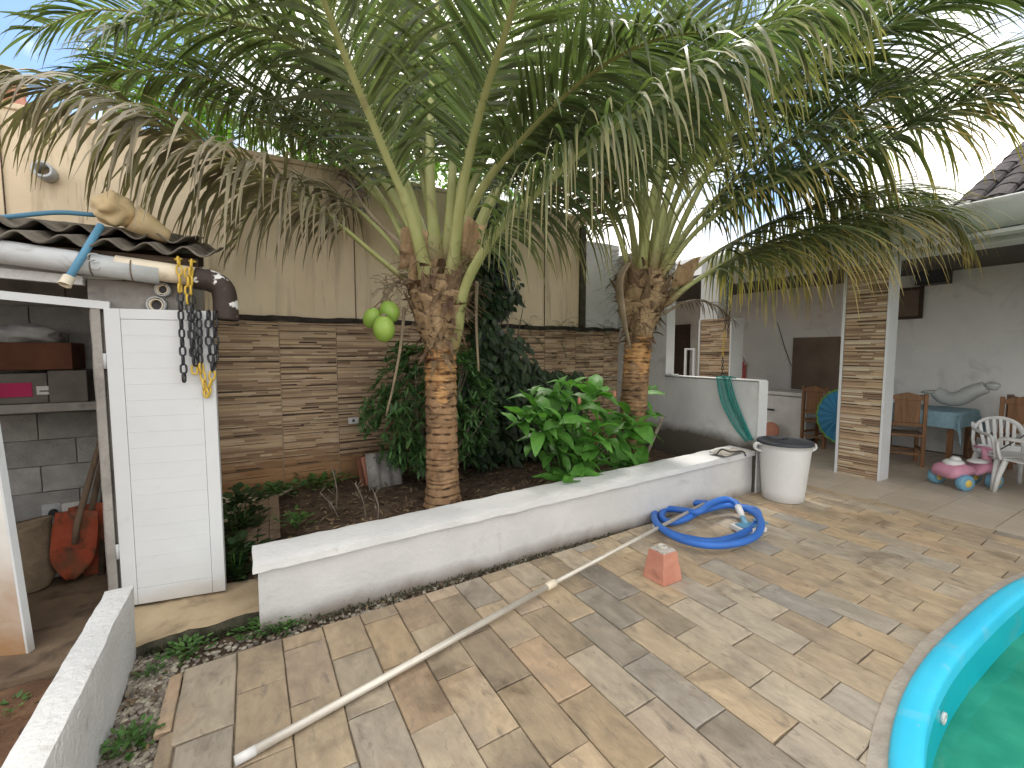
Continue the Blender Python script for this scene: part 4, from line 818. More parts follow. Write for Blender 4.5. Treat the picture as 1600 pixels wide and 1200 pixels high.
# ================================================================== VERANDA FURNITURE
def wood_chair(label, x, y, rz, sc_=1):
    t = thing('wooden_chair', label, 'chair', (x, y, 0), 'wooden chairs round the table'); Mx = TR(x, y, 0, rz, s=(sc_,)*3); m = M['wood']
    def bx(nm, a, b, c, d, e, f, bv=.006): return MB().box(a, b, c, d, e, f, 0, Mx).build(nm, m, t, bevel=bv)
    bx('seat', -.21, .21, -.21, .21, .42, .455)
    for sx in (-.19, .19):
        bx('leg', sx-.022, sx+.022, -.2, -.156, 0, .42); bx('leg', sx-.022, sx+.022, .165, .209, 0, 1.02)
    for z_ in (.16,): bx('stretcher', -.17, .17, -.19, -.165, z_, z_+.035); bx('stretcher', -.17, .17, .172, .2, z_, z_+.035)
    for sx in (-.19, .19): bx('stretcher', sx-.012, sx+.012, -.155, .164, .22, .255)
    bx('back_rail', -.167, .167, .172, .202, .56, .61)
    bx('back_panel', -.14, .14, .178, .196, .611, .93)
    b = MB(); v = []; n = 9
    for k in range(n):
        f = k/(n-1)*2-1; zt = .985+.05*(1-abs(f))**.8; x_ = f*.167
        for yy in (.174, .202): v += [Mx@Vector((x_, yy, .931)), Mx@Vector((x_, yy, zt))]
    b.add(v, [q for k in range(n-1) for q in ((k*4, k*4+4, k*4+5, k*4+1), (k*4+2, k*4+3, k*4+7, k*4+6), (k*4+1, k*4+5, k*4+7, k*4+3), (k*4, k*4+2, k*4+6, k*4+4))]+[(0,1,3,2), (n*4-4, n*4-2, n*4-1, n*4-3)]); b.build('crest_rail', m, t); return t
wood_chair('brown wooden chair beside the tiled pillar with its back to the paving', 8.05, 2.58, R(118))
wood_chair('wooden dining chair side-on beyond the blue tablecloth', 8.95, 1.90, R(200), .98)
wood_chair('wooden dining chair with broad panel back behind plastic chair', 8.6, 1.52, R(95))
wood_chair('wooden chair mostly hidden behind the blue round canopy', 8.3, 3.75, R(80))
tb = thing('dining_table', 'dining table under pale blue cloth in the veranda', 'table', (8.95, 2.5, 0)); tx0, tx1, ty0, ty1 = 8.42, 9.3, 2.12, 3.2
MB().box(tx0+.02, tx1-.02, ty0+.02, ty1-.02, .715, .745).build('table_top', M['wood'], tb)
for a in (tx0+.07, tx1-.07):
    for c_ in (ty0+.07, ty1-.07): MB().box(a-.03, a+.03, c_-.03, c_+.03, 0, .714).build('leg', M['wood'], tb, bevel=.004)
tcq = thing('tablecloth', 'pale blue cloth draped over the dining table with a hanging corner', 'tablecloth', (8.95, 2.5, .75)); b = MB(); n = 36; v = []
for j in range(n+1):
    for i in range(n+1):
        x, y = tx0-.24+(tx1-tx0+.48)*i/n, ty0-.24+(ty1-ty0+.48)*j/n; ox = max(tx0-x, x-tx1, 0); oy = max(ty0-y, y-ty1, 0); d_ = ox+oy
        X = min(max(x, tx0), tx1)+math.copysign(min(ox, .012)+.05*ox+(.25*oy if ox and oy else 0), x-tx0-.1); Y = min(max(y, ty0), ty1)+math.copysign(min(oy, .012)+.05*oy+(.25*ox if ox and oy else 0), y-ty0-.1)
        z = .752-max(0, d_-.012)*.98+.004*noise.noise(Vector((x*8, y*8, 0))); X += .02*noise.noise(Vector((y*9, z*3, 0)))*min(1, d_*8); Y += .02*noise.noise(Vector((x*9, z*3, 5)))*min(1, d_*8); v.append((X, Y, z))
b.add(v, [(j*(n+1)+i, j*(n+1)+i+1, (j+1)*(n+1)+i+1, (j+1)*(n+1)+i) for j in range(n) for i in range(n)]); b.build('cloth', M['cloth'], tcq, smooth=True)
iv = thing('inflatable_float', 'pale grey inflatable float lying on the blue tablecloth', 'float', (8.9, 2.3, .76)); tt = [atX(1462,612,8.75), atX(1478,622,8.75), atX(1500,622,8.75), atX(1520,612,8.75), atX(1540,605,8.75)]
for p in tt: p.z = max(p.z, .83)
MB().tube(spline(tt, 6), [.075+.03*math.sin(PI*(k+3)/30) for k in range(25)], 14).build('body', M['inflat'], iv, smooth=True)
b = MB(); b.blob(tt[0]+Vector((-.02,.05,-.01)), .05, .10, .035, 14, 9, .3, 2); b.blob(tt[4]+Vector((.02,-.06,.02)), .05, .08, .06, 14, 9, .3, 2, seed=3); b.build('fin', M['inflat'], iv, smooth=True)
MB().bar(tt[0]+Vector((0,.1,-.06)), tt[0]+Vector((0,.34,-.09)), .06, .012).build('dark_flap', M['dark'], iv)
def plastic_chair(label, x, y, rz):
    t = thing('plastic_chair', label, 'chair', (x, y, 0), 'white plastic chairs'); Mx = TR(x, y, 0, rz); m = M['plastic']
    b = MB(); n = 10; v = []
    for j in range(n+1):
        for i in range(n+1): u_, w_ = i/n-.5, j/n-.5; v.append(Mx@Vector((u_*.46, w_*.44, .40-.02*math.cos(u_*PI)*math.cos(w_*PI)-(.02*max(0, w_*2)**2 if 0 else 0))))
    b.add(v, [(j*(n+1)+i, j*(n+1)+i+1, (j+1)*(n+1)+i+1, (j+1)*(n+1)+i) for j in range(n) for i in range(n)]); b.build('seat', m, t, smooth=True).modifiers.new('t','SOLIDIFY').thickness = .02
    for sx in (-1, 1):
        b = MB(); b.tube([Mx@Vector(p) for p in ((sx*.20, -.19, .40), (sx*.235, -.225, .2), (sx*.255, -.245, .0))], [.034,.03,.026], 10, flat=.8); b.build('leg', m, t, smooth=True)
        b = MB(); b.tube([Mx@Vector(p) for p in ((sx*.19, .2, .40), (sx*.225, .24, .2), (sx*.24, .27, .0))], [.036,.03,.026], 10, flat=.8); b.build('leg', m, t, smooth=True)
        b = MB(); b.tube(spline([Mx@Vector(p) for p in ((sx*.235, -.22, .38), (sx*.265, -.235, .54), (sx*.275, -.19, .625), (sx*.28, .0, .64), (sx*.265, .17, .665), (sx*.235, .25, .72))], 5), .026, 10, flat=.6); b.build('armrest', m, t, smooth=True)
    pts = [Mx@Vector((-.235*math.cos(a), .235+.05*math.sin(a), .52+.27*math.sin(a)**.7)) for a in [PI*k/16 for k in range(17)]]
    MB().tube([Mx@Vector((-.225,.20,.38))]+pts+[Mx@Vector((.225,.20,.38))], .03, 10, flat=.55, up=(0,1,0)).build('back_frame', m, t, smooth=True)
    for k in range(6):
        u_ = (k-2.5)*.062; top = .52+.27*max(.05, 1-(abs(u_)/.24)**2.2)**.5; MB().bar(Mx@Vector((u_*.8, .205, .385)), Mx@Vector((u_*1.05, .28, top)), .034, .011, 0, Mx.to_3x3()@Vector((0,1,0))).build('back_slat', m, t, bevel=.003)
    MB().bar(Mx@Vector((-.2,.208,.43)), Mx@Vector((.2,.208,.43)), .012, .07).build('back_rail', m, t, bevel=.004)
    return t
plastic_chair('white plastic armchair with slatted back behind the pink toy car', 7.66, 1.45, R(-52))
plastic_chair('white plastic chair cut off by the right picture edge', 7.38, 1.14, R(150))
ty = thing('toy_car', 'pink and white ride-on toy car with pale blue wheels', 'toy', (7.1, 1.75, 0)); A = gz(1478, 762); B_ = gz(1535, 760)
fx = Vector((B_.x-A.x, B_.y-A.y, 0)).normalized(); Mx = Matrix((fx, Vector((-fx.y, fx.x, 0)), Vector((0,0,1)))).transposed().to_4x4(); Mx.translation = Vector((7.28, 1.72, 0))
b = MB(); prof = [(-.32,.13,.20,.12),(-.28,.12,.27,.15),(-.16,.13,.31,.16),(-.04,.17,.27,.13),(.04,.14,.20,.09),(.10,.15,.22,.09),(.16,.17,.29,.11),(.26,.17,.30,.10),(.31,.18,.27,.08)]; v = []; n = 12
for x_, z0, z1, w in prof:
    for k in range(n): a = 2*PI*k/n; v.append(Mx@Vector((x_, w*math.copysign(abs(math.cos(a))**.6, math.cos(a)), (z0+z1)/2+(z1-z0)/2*math.copysign(abs(math.sin(a))**.7, math.sin(a)))))
b.add(v, [(i*n+k, i*n+(k+1) % n, (i+1)*n+(k+1) % n, (i+1)*n+k) for i in range(len(prof)-1) for k in range(n)]+[tuple(range(n-1,-1,-1)), tuple((len(prof)-1)*n+k for k in range(n))]); b.build('body', M['pink'], ty, smooth=True)
MB().blob(Mx@Vector((-.17,0,.29)), .10, .10, .05, 16, 10, .15, 2).build('rear_shell', M['plastic'], ty, smooth=True); MB().blob(Mx@Vector((-.15,0,.335)), .05, .05, .035, 14, 9).build('rear_knob', M['plastic'], ty, smooth=True)
MB().blob(Mx@Vector((.15,0,.30)), .115, .085, .03, 16, 9, 0, 2, 0, Mx.to_3x3().to_4x4()).build('seat', M['plastic'], ty, smooth=True)
MB().tube([Mx@Vector((.28,0,.22)), Mx@Vector((.26,0,.36)), Mx@Vector((.22,0,.46))], [.05,.04,.028], 12).build('steering_column', M['pink'], ty, smooth=True); MB().tube([Mx@Vector((.22,-.10,.46)), Mx@Vector((.215,0,.465)), Mx@Vector((.22,.10,.46))], .017, 10).build('handlebar', M['pink'], ty, smooth=True)
for x_, y_, r_ in ((-.20,-.155,.095),(-.20,.155,.095),(.24,-.11,.09),(.24,.11,.09)):
    wv = MB(); wv.lathe([(r_*.5,-.04),(r_*.92,-.035),(r_,-.02),(r_,.02),(r_*.92,.035),(r_*.5,.04)], 20, (0,0,0), 0, Matrix.Rotation(PI/2, 4, 'X')); wv.v = [tuple(Mx@(Vector(p)+Vector((x_, y_, r_)))) for p in wv.v]; w_ = wv.build('wheel', M['toyblue'], ty, smooth=True)
    hv_ = MB(); hv_.lathe([(.001,-.047),(r_*.42,-.046),(r_*.48,-.036),(r_*.48,.036),(r_*.42,.046),(.001,.047)], 16, (0,0,0), 0, Matrix.Rotation(PI/2, 4, 'X')); hv_.v = [tuple(Mx@(Vector(p)+Vector((x_, y_, r_)))) for p in hv_.v]; hv_.build('hub', M['toyyel'], w_, smooth=True)
MB().tube([Mx@Vector((.26,-.03,.37)), Mx@Vector((.42,-.14,.56)), Mx@Vector((.62,-.25,.78))], .007, 6).build('push_rod', M['dark'], ty)
fl = thing('blue_canopy', 'round blue ribbed fabric canopy with green rim leaning behind tiled pillar', 'canopy', (7.6, 3.35, .1)); cc = atX(1312, 652, 7.6); b = MB(); v = [cc+Vector((.0,0,.02))]; n = 40
for k in range(n):
    a = 2*PI*k/n; r_ = .36; v.append(cc+Vector((.10+(.035 if k % 2 else 0), r_*math.cos(a), r_*1.15*math.sin(a))))
b.add(v, [(0, 1+k, 1+(k+1) % n) for k in range(n)]); b.build('fabric', M['floatblue'], fl).modifiers.new('t','SOLIDIFY').thickness = .006
MB().tube([v[1+k % n] for k in range(n+1)], .018, 8, caps=False).build('rim', M['floatgreen'], fl, smooth=True)
# ================================================================== PALMS
def frond(palm, ctrl, r0=.05, pf=.28, ll=.95, droop=.55, kind='green', n=120, lift=.25, seed=0, wid=.031, sweep=.75, start=0.0, label=None):
    rr = random.Random(seed*7+1); pts = spline([atD(x, y, d) for x, y, d in ctrl], 10); N_ = len(pts)
    cum = [0]
    for i in range(1, N_): cum.append(cum[-1]+(pts[i]-pts[i-1]).length)
    T_ = cum[-1]
    rad = []
    for i in range(N_):
        t = cum[i]/T_; rad.append(max(.0045, r0*(1.75-.80*t/.12)*min(1, .45+t/.03*.55) if t < .12 else r0*(1-t)**.85*.98+.004))
    fo = MB().tube(pts, rad, 10, flat=.62, attr=[c_/T_ for c_ in cum]).build('frond', M['petiole_dry'] if kind in ('dead',) else M['petiole'], palm, smooth=True, attr='tip')
    if label: fo['label'] = label
    b = MB(); G = Vector((0, 0, -1)); SEG = 6
    def at(s):
        s = min(max(s, 0), T_-1e-4); lo = 0
        for i in range(1, N_):
            if cum[i] >= s: lo = i-1; break
        f = (s-cum[lo])/(cum[lo+1]-cum[lo]); return pts[lo].lerp(pts[lo+1], f), (pts[min(lo+2, N_-1)]-pts[max(lo-1, 0)]).normalized(), rad[lo]
    for side in (-1, 1):
        for k in range(n):
            u = (k+rr.uniform(.1,.9))/n; s = T_*(pf+(1-pf)*u); p, t, r_ = at(s)
            S_ = t.cross(Vector((0,0,1)))
            if S_.length < .15: S_ = t.cross(Vector((0.3,1,0)))
            S_.normalize(); Nn = S_.cross(t).normalized()
            prof = (.45+.55*math.sin(min(1, u/.35)*PI/2))*(1-.62*max(0, u-.45)/.55)
            L_ = ll*prof*rr.uniform(.78,1.12)
            d = (S_*side*(1-.25*u)+t*(sweep*(.55+.6*u)*rr.uniform(.75,1.3))+Nn*(lift*rr.uniform(.0,1.8))+Vector((rr.uniform(-.09,.09), rr.uniform(-.09,.09), rr.uniform(-.09,.09)))).normalized()
            w = wid*rr.uniform(.8,1.15)*(.75+.25*prof); c = p+S_*side*r_*.7; dr = droop*rr.uniform(.45,1.35)
            brk = rr.randint(2, 4) if rr.random() < .12 else -1
            wn = d.cross(Nn); wn = (wn if wn.length > .01 else S_).normalized(); wn = (wn+Nn*rr.uniform(-.5,.5)).normalized()
            vs_ = []; at_ = []
            for q in range(SEG+1):
                f = q/SEG; ww = w*.5*(.45+.55*min(1, f*5))*(1-f**2.2*.93)
                vs_ += [c-wn*ww, c+wn*ww]; at_ += [f*.8+.35*rr.random()*f]*2
                d = (d+G*(dr*(.16+.22*f))+(G*.9 if q == brk else Vector((0,0,0)))).normalized(); c = c+d*(L_/SEG)
                wn = (wn-d*wn.dot(d)).normalized()
            b.add(vs_, [(2*q, 2*q+1, 2*q+3, 2*q+2) for q in range(SEG)], 0, at_)
    stuff(b.build('leaflets', M['frond_'+kind], fo, attr='tip', smooth=True)); return fo
def palm(name, label, bx, by, z0, ztop, lean, r0, r1, rsh, zsh, seed):
    t = thing('coconut_palm', label, 'palm tree', (bx, by, z0), 'coconut palms in the planting bed'); b = MB(); n = 40; rows = int((zsh-z0+.1)/.008); v = []; fs = []; ms = []; at_ = []
    rr = random.Random(seed); zr = [z0-.1]; 
    while zr[-1] < zsh+.1: zr.append(zr[-1]+rr.uniform(.034,.09))
    def off(z): f = (z-z0)/(ztop-z0); return Vector((lean[0]*f, lean[1]*f, 0))
    for j in range(rows+1):
        z = z0-.1+.008*j; f = min(1, max(0, (z-z0)/(zsh-z0))); base = r0+(r1-r0)*f+.035*math.exp(-max(0, z-z0)/.10)
        for k in range(n):
            a = 2*PI*k/n; zz = z+.012*noise.noise(Vector((math.cos(a)*1.3, math.sin(a)*1.3, z*2+seed)))
            i = 0
            while i < len(zr)-2 and zr[i+1] < zz: i += 1
            ph = (zz-zr[i])/(zr[i+1]-zr[i]); gq = math.exp(-((ph-.88)/.15)**2)*max(0, min(1, .52+1.8*noise.noise(Vector((math.cos(a)*2.2, math.sin(a)*2.2, i*3.3+seed))))); rg = .009*(1-ph)-.013*gq; at_.append(gq)
            r_ = base+rg*(1 if z < zsh-.28 else 1.7)+.007*noise.noise(Vector((math.cos(a)*3, math.sin(a)*3, z*9+seed)))+.004*noise.noise(Vector((math.cos(a)*9, math.sin(a)*9, z*25)))
            o_ = off(z); v.append((bx+o_.x+r_*math.cos(a), by+o_.y+r_*math.sin(a), z))
    for j in range(rows):
        for k in range(n):
            fs.append((j*n+k, j*n+(k+1) % n, (j+1)*n+(k+1) % n, (j+1)*n+k)); z = z0-.1+.008*j; ms.append(1 if z+.30*noise.noise(Vector((math.cos(2*PI*k/n)*1.5, math.sin(2*PI*k/n)*1.5, z*7)))+rr.uniform(-.07,.07) > zsh-.36 else 0)
    b.add(v, fs, 0, at_); b.m = ms; b.build('trunk', [M['bark'], M['bark_fresh']], t, smooth=True, attr='tip')
    # wrapped leaf bases: overlapping plates that spiral up the crown shaft
    b = MB(); v = []; fs = []; n = 64; rows = 70; at_ = []
    for j in range(rows+1):
        f = j/rows; z = zsh-.05+(ztop-zsh+.12)*f
        for k in range(n):
            a = 2*PI*k/n; r_ = r1+.004+(rsh-r1)*math.sin(min(1, f*1.25)*PI/2)**1.1-(.10*max(0, f-.8)/.2*rsh*3)
            wob = .25*noise.noise(Vector((math.cos(a)*2, math.sin(a)*2, f*4+seed)))
            s1 = (a/(2*PI)*3+f*4.2+wob) % 1.0; s2 = (-a/(2*PI)*2+f*5.1+wob*1.3+.4) % 1.0
            lay = .034*s1+.026*s2+.03*noise.noise(Vector((math.cos(a)*2, math.sin(a)*2, f*3+seed)))+.012*noise.noise(Vector((math.cos(a)*9, math.sin(a)*9, f*14)))
            at_.append(max(0, 1-min(s1, 1-s1)*9)*.9+max(0, 1-min(s2, 1-s2)*9)*.7)  # plate edges coloured darker, crevice shade put into the sheath colour
            o_ = off(z); q = r_+lay*(.3+.9*f)-.03; v.append((bx+o_.x+q*math.cos(a), by+o_.y+q*math.sin(a), z+.015*noise.noise(Vector((a*3, f*9, seed)))))
    for j in range(rows):
        for k in range(n): fs.append((j*n+k, j*n+(k+1) % n, (j+1)*n+(k+1) % n, (j+1)*n+k))
    fs.append(tuple(rows*n+k for k in range(n))); b.add(v, fs, 0, at_); b.build('leaf_base_sheath', M['sheath'], t, smooth=True, attr='tip')
    for k in range(7):                              # stubs of old cut leaf stalks
        a = k*2.4+seed; z = zsh+(ztop-zsh)*(.45+.06*k); o_ = off(z); c_ = Vector((bx+o_.x, by+o_.y, z)); d = Vector((math.cos(a), math.sin(a), 0)); f = (z-zsh)/(ztop-zsh); r_ = r1+(rsh-r1)*min(1, f)
        MB().tube(spline([c_+d*(r_*.55)+Vector((0,0,-.10)), c_+d*(r_*.98), c_+d*(r_+.07)+Vector((0,0,.14)), c_+d*(r_+.12+.04*rr.random())+Vector((0,0,.20+.1*rr.random()))], 4), [.08,.08,.08,.078,.074,.07,.062,.054,.046,.037,.028,.018,.006], 10, flat=.32).build('leaf_stub', M['fibre'], t, smooth=True)
    # ragged fibre flaps
    b = MB()
    for k in range(230):
        a = rr.uniform(0, 2*PI); z = rr.uniform(zsh-.12, ztop+.18); o_ = off(z); f = (z-zsh)/(ztop-zsh); r_ = r1+(rsh-r1)*min(1, max(0, f))*.95
        p = Vector((bx+o_.x+r_*math.cos(a), by+o_.y+r_*math.sin(a), z)); d = Vector((math.cos(a)*rr.uniform(.1,.9), math.sin(a)*rr.uniform(.1,.9), rr.uniform(-.9,1.2))).normalized(); s_ = Vector((-math.sin(a), math.cos(a), rr.uniform(-.5,.5))).normalized(); w = rr.choice((rr.uniform(.004,.015), rr.uniform(.02,.05))); L_ = rr.uniform(.06,.22); vs_ = []
        for q in range(5):
            u = q/4; ww = w*(1-u*.85)*(1+.3*noise.noise(p*9)); vs_ += [p-s_*ww, p+s_*ww]; d = (d+Vector((math.cos(a)*.1, math.sin(a)*.1, -.28))+Vector((rr.uniform(-.2,.2), rr.uniform(-.2,.2), 0))).normalized(); p = p+d*L_/4
        b.add(vs_, [(2*q, 2*q+1, 2*q+3, 2*q+2) for q in range(4)])
    for k in range(260):
        a = rr.uniform(0, 2*PI); z = rr.uniform(ztop-.25, ztop+.32); o_ = off(z); p = Vector((bx+o_.x+rsh*rr.uniform(.3,.95)*math.cos(a), by+o_.y+rsh*rr.uniform(.3,.95)*math.sin(a), z)); d = Vector((math.cos(a), math.sin(a), rr.uniform(-.6,1))).normalized(); vs_ = []; s_ = Vector((rr.uniform(-1,1), rr.uniform(-1,1), rr.uniform(-1,1))).normalized(); L_ = rr.uniform(.12,.38)
        for q in range(5): vs_ += [p-s_*.002, p+s_*.002]; d = (d+Vector((rr.uniform(-.35,.35), rr.uniform(-.35,.35), -.25))).normalized(); p = p+d*L_/4
        b.add(vs_, [(2*q, 2*q+1, 2*q+3, 2*q+2) for q in range(4)])
    stuff(b.build('fibre', M['fibre'], t)); return t
p1 = palm('p', 'coconut palm with three green nuts in the middle of the planting bed', 1.47, 3.72, .2, 2.18, (-.01, .0), .142, .128, .25, 1.62, 3)
p2 = palm('p', 'coconut palm with orange-brown trunk near the half-height wall', 3.70, 3.63, .2, 2.42, (.13, -.03), .15, .14, .275, 1.78, 8)
F1 = [
 (dict(ctrl=[(676,470,3.86),(642,335,3.62),(599,228,3.42),(541,90,3.12),(490,-40,2.85),(430,-150,2.5),(350,-230,2.1)], r0=.06, pf=.30, ll=1.1, droop=.5, kind='green', n=110)),
 (dict(ctrl=[(704,458,3.86),(722,300,3.62),(751,170,3.42),(790,50,3.15),(825,-60,2.85),(890,-170,2.4)], r0=.058, pf=.34, ll=1.1, droop=.5, kind='green', n=105)),
 (dict(ctrl=[(684,430,4.02),(672,280,4.1),(676,130,4.2),(690,-30,4.3),(730,-170,4.5)], r0=.058, pf=.30, ll=1.0, droop=.5, kind='green')),
 (dict(ctrl=[(700,560,3.93),(714,510,3.83),(730,440,3.72),(782,355,3.58),(840,300,3.4),(905,240,3.2),(994,178,2.95),(1100,110,2.7),(1225,35,2.5),(1330,-15,2.35)], r0=.052, pf=.27, ll=1.12, droop=1.5, kind='straw', n=150, lift=.05, wid=.028)),
 (dict(ctrl=[(652,450,3.92),(600,410,3.85),(510,335,3.6),(430,285,3.35),(360,250,3.15),(266,205,2.95),(170,160,2.75),(93,140,2.6),(0,117,2.42),(-100,130,2.25)], r0=.036, pf=.25, ll=1.02, droop=1.5, kind='dry', n=135, lift=.15)),
 (dict(ctrl=[(672,440,4.0),(628,330,4.1),(525,185,4.1),(400,95,4.0),(270,35,3.85),(150,15,3.7),(50,50,3.5)], r0=.045, pf=.30, ll=1.0, droop=.55, kind='green', n=105)),
 (dict(ctrl=[(662,432,4.08),(600,320,4.3),(500,230,4.5),(370,175,4.6),(230,148,4.6),(110,150,4.5)], r0=.042, pf=.32, ll=.95, droop=.6, kind='green')),
 (dict(ctrl=[(700,430,4.1),(735,300,4.4),(790,190,4.7),(870,110,4.9),(960,80,5.0),(1050,100,5.0)], r0=.045, pf=.32, ll=1.0, droop=.6, kind='green')),
 (dict(ctrl=[(716,440,4.0),(762,330,4.1),(822,240,4.2),(900,190,4.2),(965,200,4.1),(1005,255,4.0)], r0=.042, pf=.32, ll=.95, droop=.8, kind='green')),
 (dict(ctrl=[(690,430,4.08),(655,250,4.4),(600,80,4.7),(520,-20,4.9),(410,-60,5)], r0=.05, pf=.30, ll=1.05, droop=.55, kind='green')),
 (dict(ctrl=[(697,430,4.08),(715,200,4.2),(760,40,4.3),(850,-60,4.3),(960,-100,4.2)], r0=.05, pf=.32, ll=1.05, droop=.55, kind='green')),
 (dict(ctrl=[(660,450,4.0),(598,365,4.1),(520,300,4.2),(450,285,4.25),(395,320,4.25),(365,390,4.25)], r0=.036, pf=.33, ll=.75, droop=1.2, kind='dry', n=70)),
 (dict(ctrl=[(668,440,4.05),(640,300,4.0),(560,150,3.8),(440,60,3.5),(300,20,3.1),(170,40,2.7)], r0=.046, pf=.34, ll=1.0, droop=.7, kind='green')),
 (dict(ctrl=[(700,445,3.95),(745,310,3.8),(830,200,3.55),(930,110,3.3),(1030,60,3.0),(1120,50,2.7)], r0=.046, pf=.36, ll=.95, droop=.8, kind='green')),
 (dict(ctrl=[(667,470,3.9),(640,400,3.88),(575,330,3.95),(540,270,4.0)], r0=.03, pf=.8, ll=.3, droop=1.3, kind='dead', n=14)),
 (dict(ctrl=[(688,440,4.15),(640,310,4.6),(560,220,5.0),(470,190,5.3),(390,215,5.5)], r0=.04, pf=.34, ll=.95, droop=.7, kind='green')),
 (dict(ctrl=[(690,430,4.1),(665,240,4.3),(640,60,4.4),(590,-90,4.4),(500,-190,4.3)], r0=.05, pf=.28, ll=1.15, droop=.7, kind='green', n=130)),
 (dict(ctrl=[(700,430,4.1),(730,250,4.4),(800,90,4.7),(900,0,4.9),(1010,-20,5.0)], r0=.05, pf=.30, ll=1.15, droop=.8, kind='green', n=130)),
 (dict(ctrl=[(660,440,4.05),(590,300,4.2),(480,190,4.2),(350,130,4.1),(220,110,3.9),(110,125,3.7)], r0=.042, pf=.30, ll=1.05, droop=.9, kind='green', n=130)),
 (dict(ctrl=[(665,440,4.1),(600,250,4.4),(500,110,4.6),(380,30,4.7),(240,-10,4.7)], r0=.045, pf=.30, ll=1.1, droop=.8, kind='green', n=130)),
 (dict(ctrl=[(712,440,4.05),(770,300,4.3),(850,220,4.5),(930,210,4.6),(990,250,4.6)], r0=.04, pf=.32, ll=1.0, droop=1.0, kind='green', n=120)),
]
F2 = [
 (dict(ctrl=[(1000,455,4.92),(1012,350,4.75),(1040,220,4.5),(1065,90,4.2),(1085,-30,3.9),(1115,-150,3.5)], r0=.06, pf=.34, ll=1.1, droop=.55, kind='green', n=105)),
 (dict(ctrl=[(1035,480,4.9),(1085,440,4.85),(1165,395,4.8),(1240,366,4.7),(1330,342,4.6),(1410,326,4.5),(1465,330,4.4),(1500,358,4.3)], r0=.045, pf=.20, ll=1.4, droop=1.3, kind='yellow', n=170, lift=.1, wid=.028)),
 (dict(ctrl=[(1022,450,4.92),(1080,370,4.75),(1150,315,4.55),(1250,270,4.3),(1398,211,4.0),(1504,161,3.7),(1600,132,3.4),(1700,122,3.1)], r0=.046, pf=.24, ll=1.35, droop=1.1, kind='yellow', n=140, lift=.35)),
 (dict(ctrl=[(1018,440,4.92),(1045,300,4.75),(1110,150,4.5),(1230,40,4.2),(1380,-30,3.9),(1560,-60,3.5)], r0=.055, pf=.28, ll=1.5, droop=.6, kind='green', n=130, sweep=1.0)),
 (dict(ctrl=[(998,440,5.0),(980,320,5.0),(935,240,4.9),(880,205,4.8),(820,215,4.7),(780,255,4.6)], r0=.042, pf=.32, ll=.95, droop=.9, kind='green')),
 (dict(ctrl=[(1005,440,5.1),(1000,300,5.3),(985,150,5.5),(950,30,5.6),(890,-50,5.6)], r0=.05, pf=.30, ll=1.05, droop=.55, kind='green')),
 (dict(ctrl=[(1022,440,5.1),(1060,330,5.4),(1130,240,5.7),(1220,190,5.9),(1310,190,6.0),(1390,235,6.0)], r0=.045, pf=.30, ll=.95, droop=.8, kind='green')),
 (dict(ctrl=[(1015,440,5.05),(1040,250,5.2),(1100,80,5.3),(1180,-20,5.3),(1300,-60,5.3)], r0=.05, pf=.30, ll=1.05, droop=.6, kind='green')),
 (dict(ctrl=[(990,450,4.9),(960,350,4.7),(915,290,4.5),(875,285,4.3),(848,320,4.2)], r0=.036, pf=.36, ll=.75, droop=1.25, kind='dry', n=70)),
 (dict(ctrl=[(1036,490,4.85),(1078,470,4.75),(1115,476,4.7),(1150,503,4.6)], r0=.022, pf=.22, ll=.30, droop=1.4, kind='dead', n=34, wid=.014)),
 (dict(ctrl=[(1026,445,4.95),(1075,330,4.6),(1150,200,4.2),(1280,110,3.8),(1430,20,3.4),(1580,-30,3.0)], r0=.046, pf=.34, ll=1.25, droop=.7, kind='green', n=130, sweep=1.0)),
 (dict(ctrl=[(1010,440,5.05),(1010,250,5.1),(1030,80,5.1),(1090,-60,5.0),(1180,-140,4.9)], r0=.05, pf=.28, ll=1.15, droop=.75, kind='green', n=130)),
 (dict(ctrl=[(1018,440,5.0),(1060,300,4.9),(1130,170,4.8),(1230,110,4.7),(1340,110,4.6),(1430,150,4.5)], r0=.046, pf=.30, ll=1.1, droop=.9, kind='green', n=130)),
 (dict(ctrl=[(1000,440,5.05),(970,260,5.2),(920,110,5.3),(850,20,5.4),(760,-20,5.4)], r0=.046, pf=.30, ll=1.1, droop=.8, kind='green', n=130)),
 (dict(ctrl=[(1024,445,5.0),(1080,350,5.0),(1160,290,4.95),(1250,270,4.9),(1330,300,4.8)], r0=.04, pf=.32, ll=.95, droop=1.1, kind='green', n=110)),
 (dict(ctrl=[(1035,470,5.0),(1100,408,5.0),(1190,356,5.0),(1290,318,4.95),(1390,300,4.9),(1470,312,4.8)], r0=.04, pf=.24, ll=1.3, droop=1.2, kind='yellow', n=150, lift=.15, wid=.028)),
 (dict(ctrl=[(1022,440,4.95),(1100,330,4.8),(1200,240,4.5),(1340,170,4.2),(1480,118,3.9),(1640,95,3.5)], r0=.044, pf=.28, ll=1.3, droop=.9, kind='green', n=130, lift=.3)),
]
for i, q in enumerate(F1): frond(p1, seed=i, **q)
for i, q in enumerate(F2): frond(p2, seed=40+i, **q)
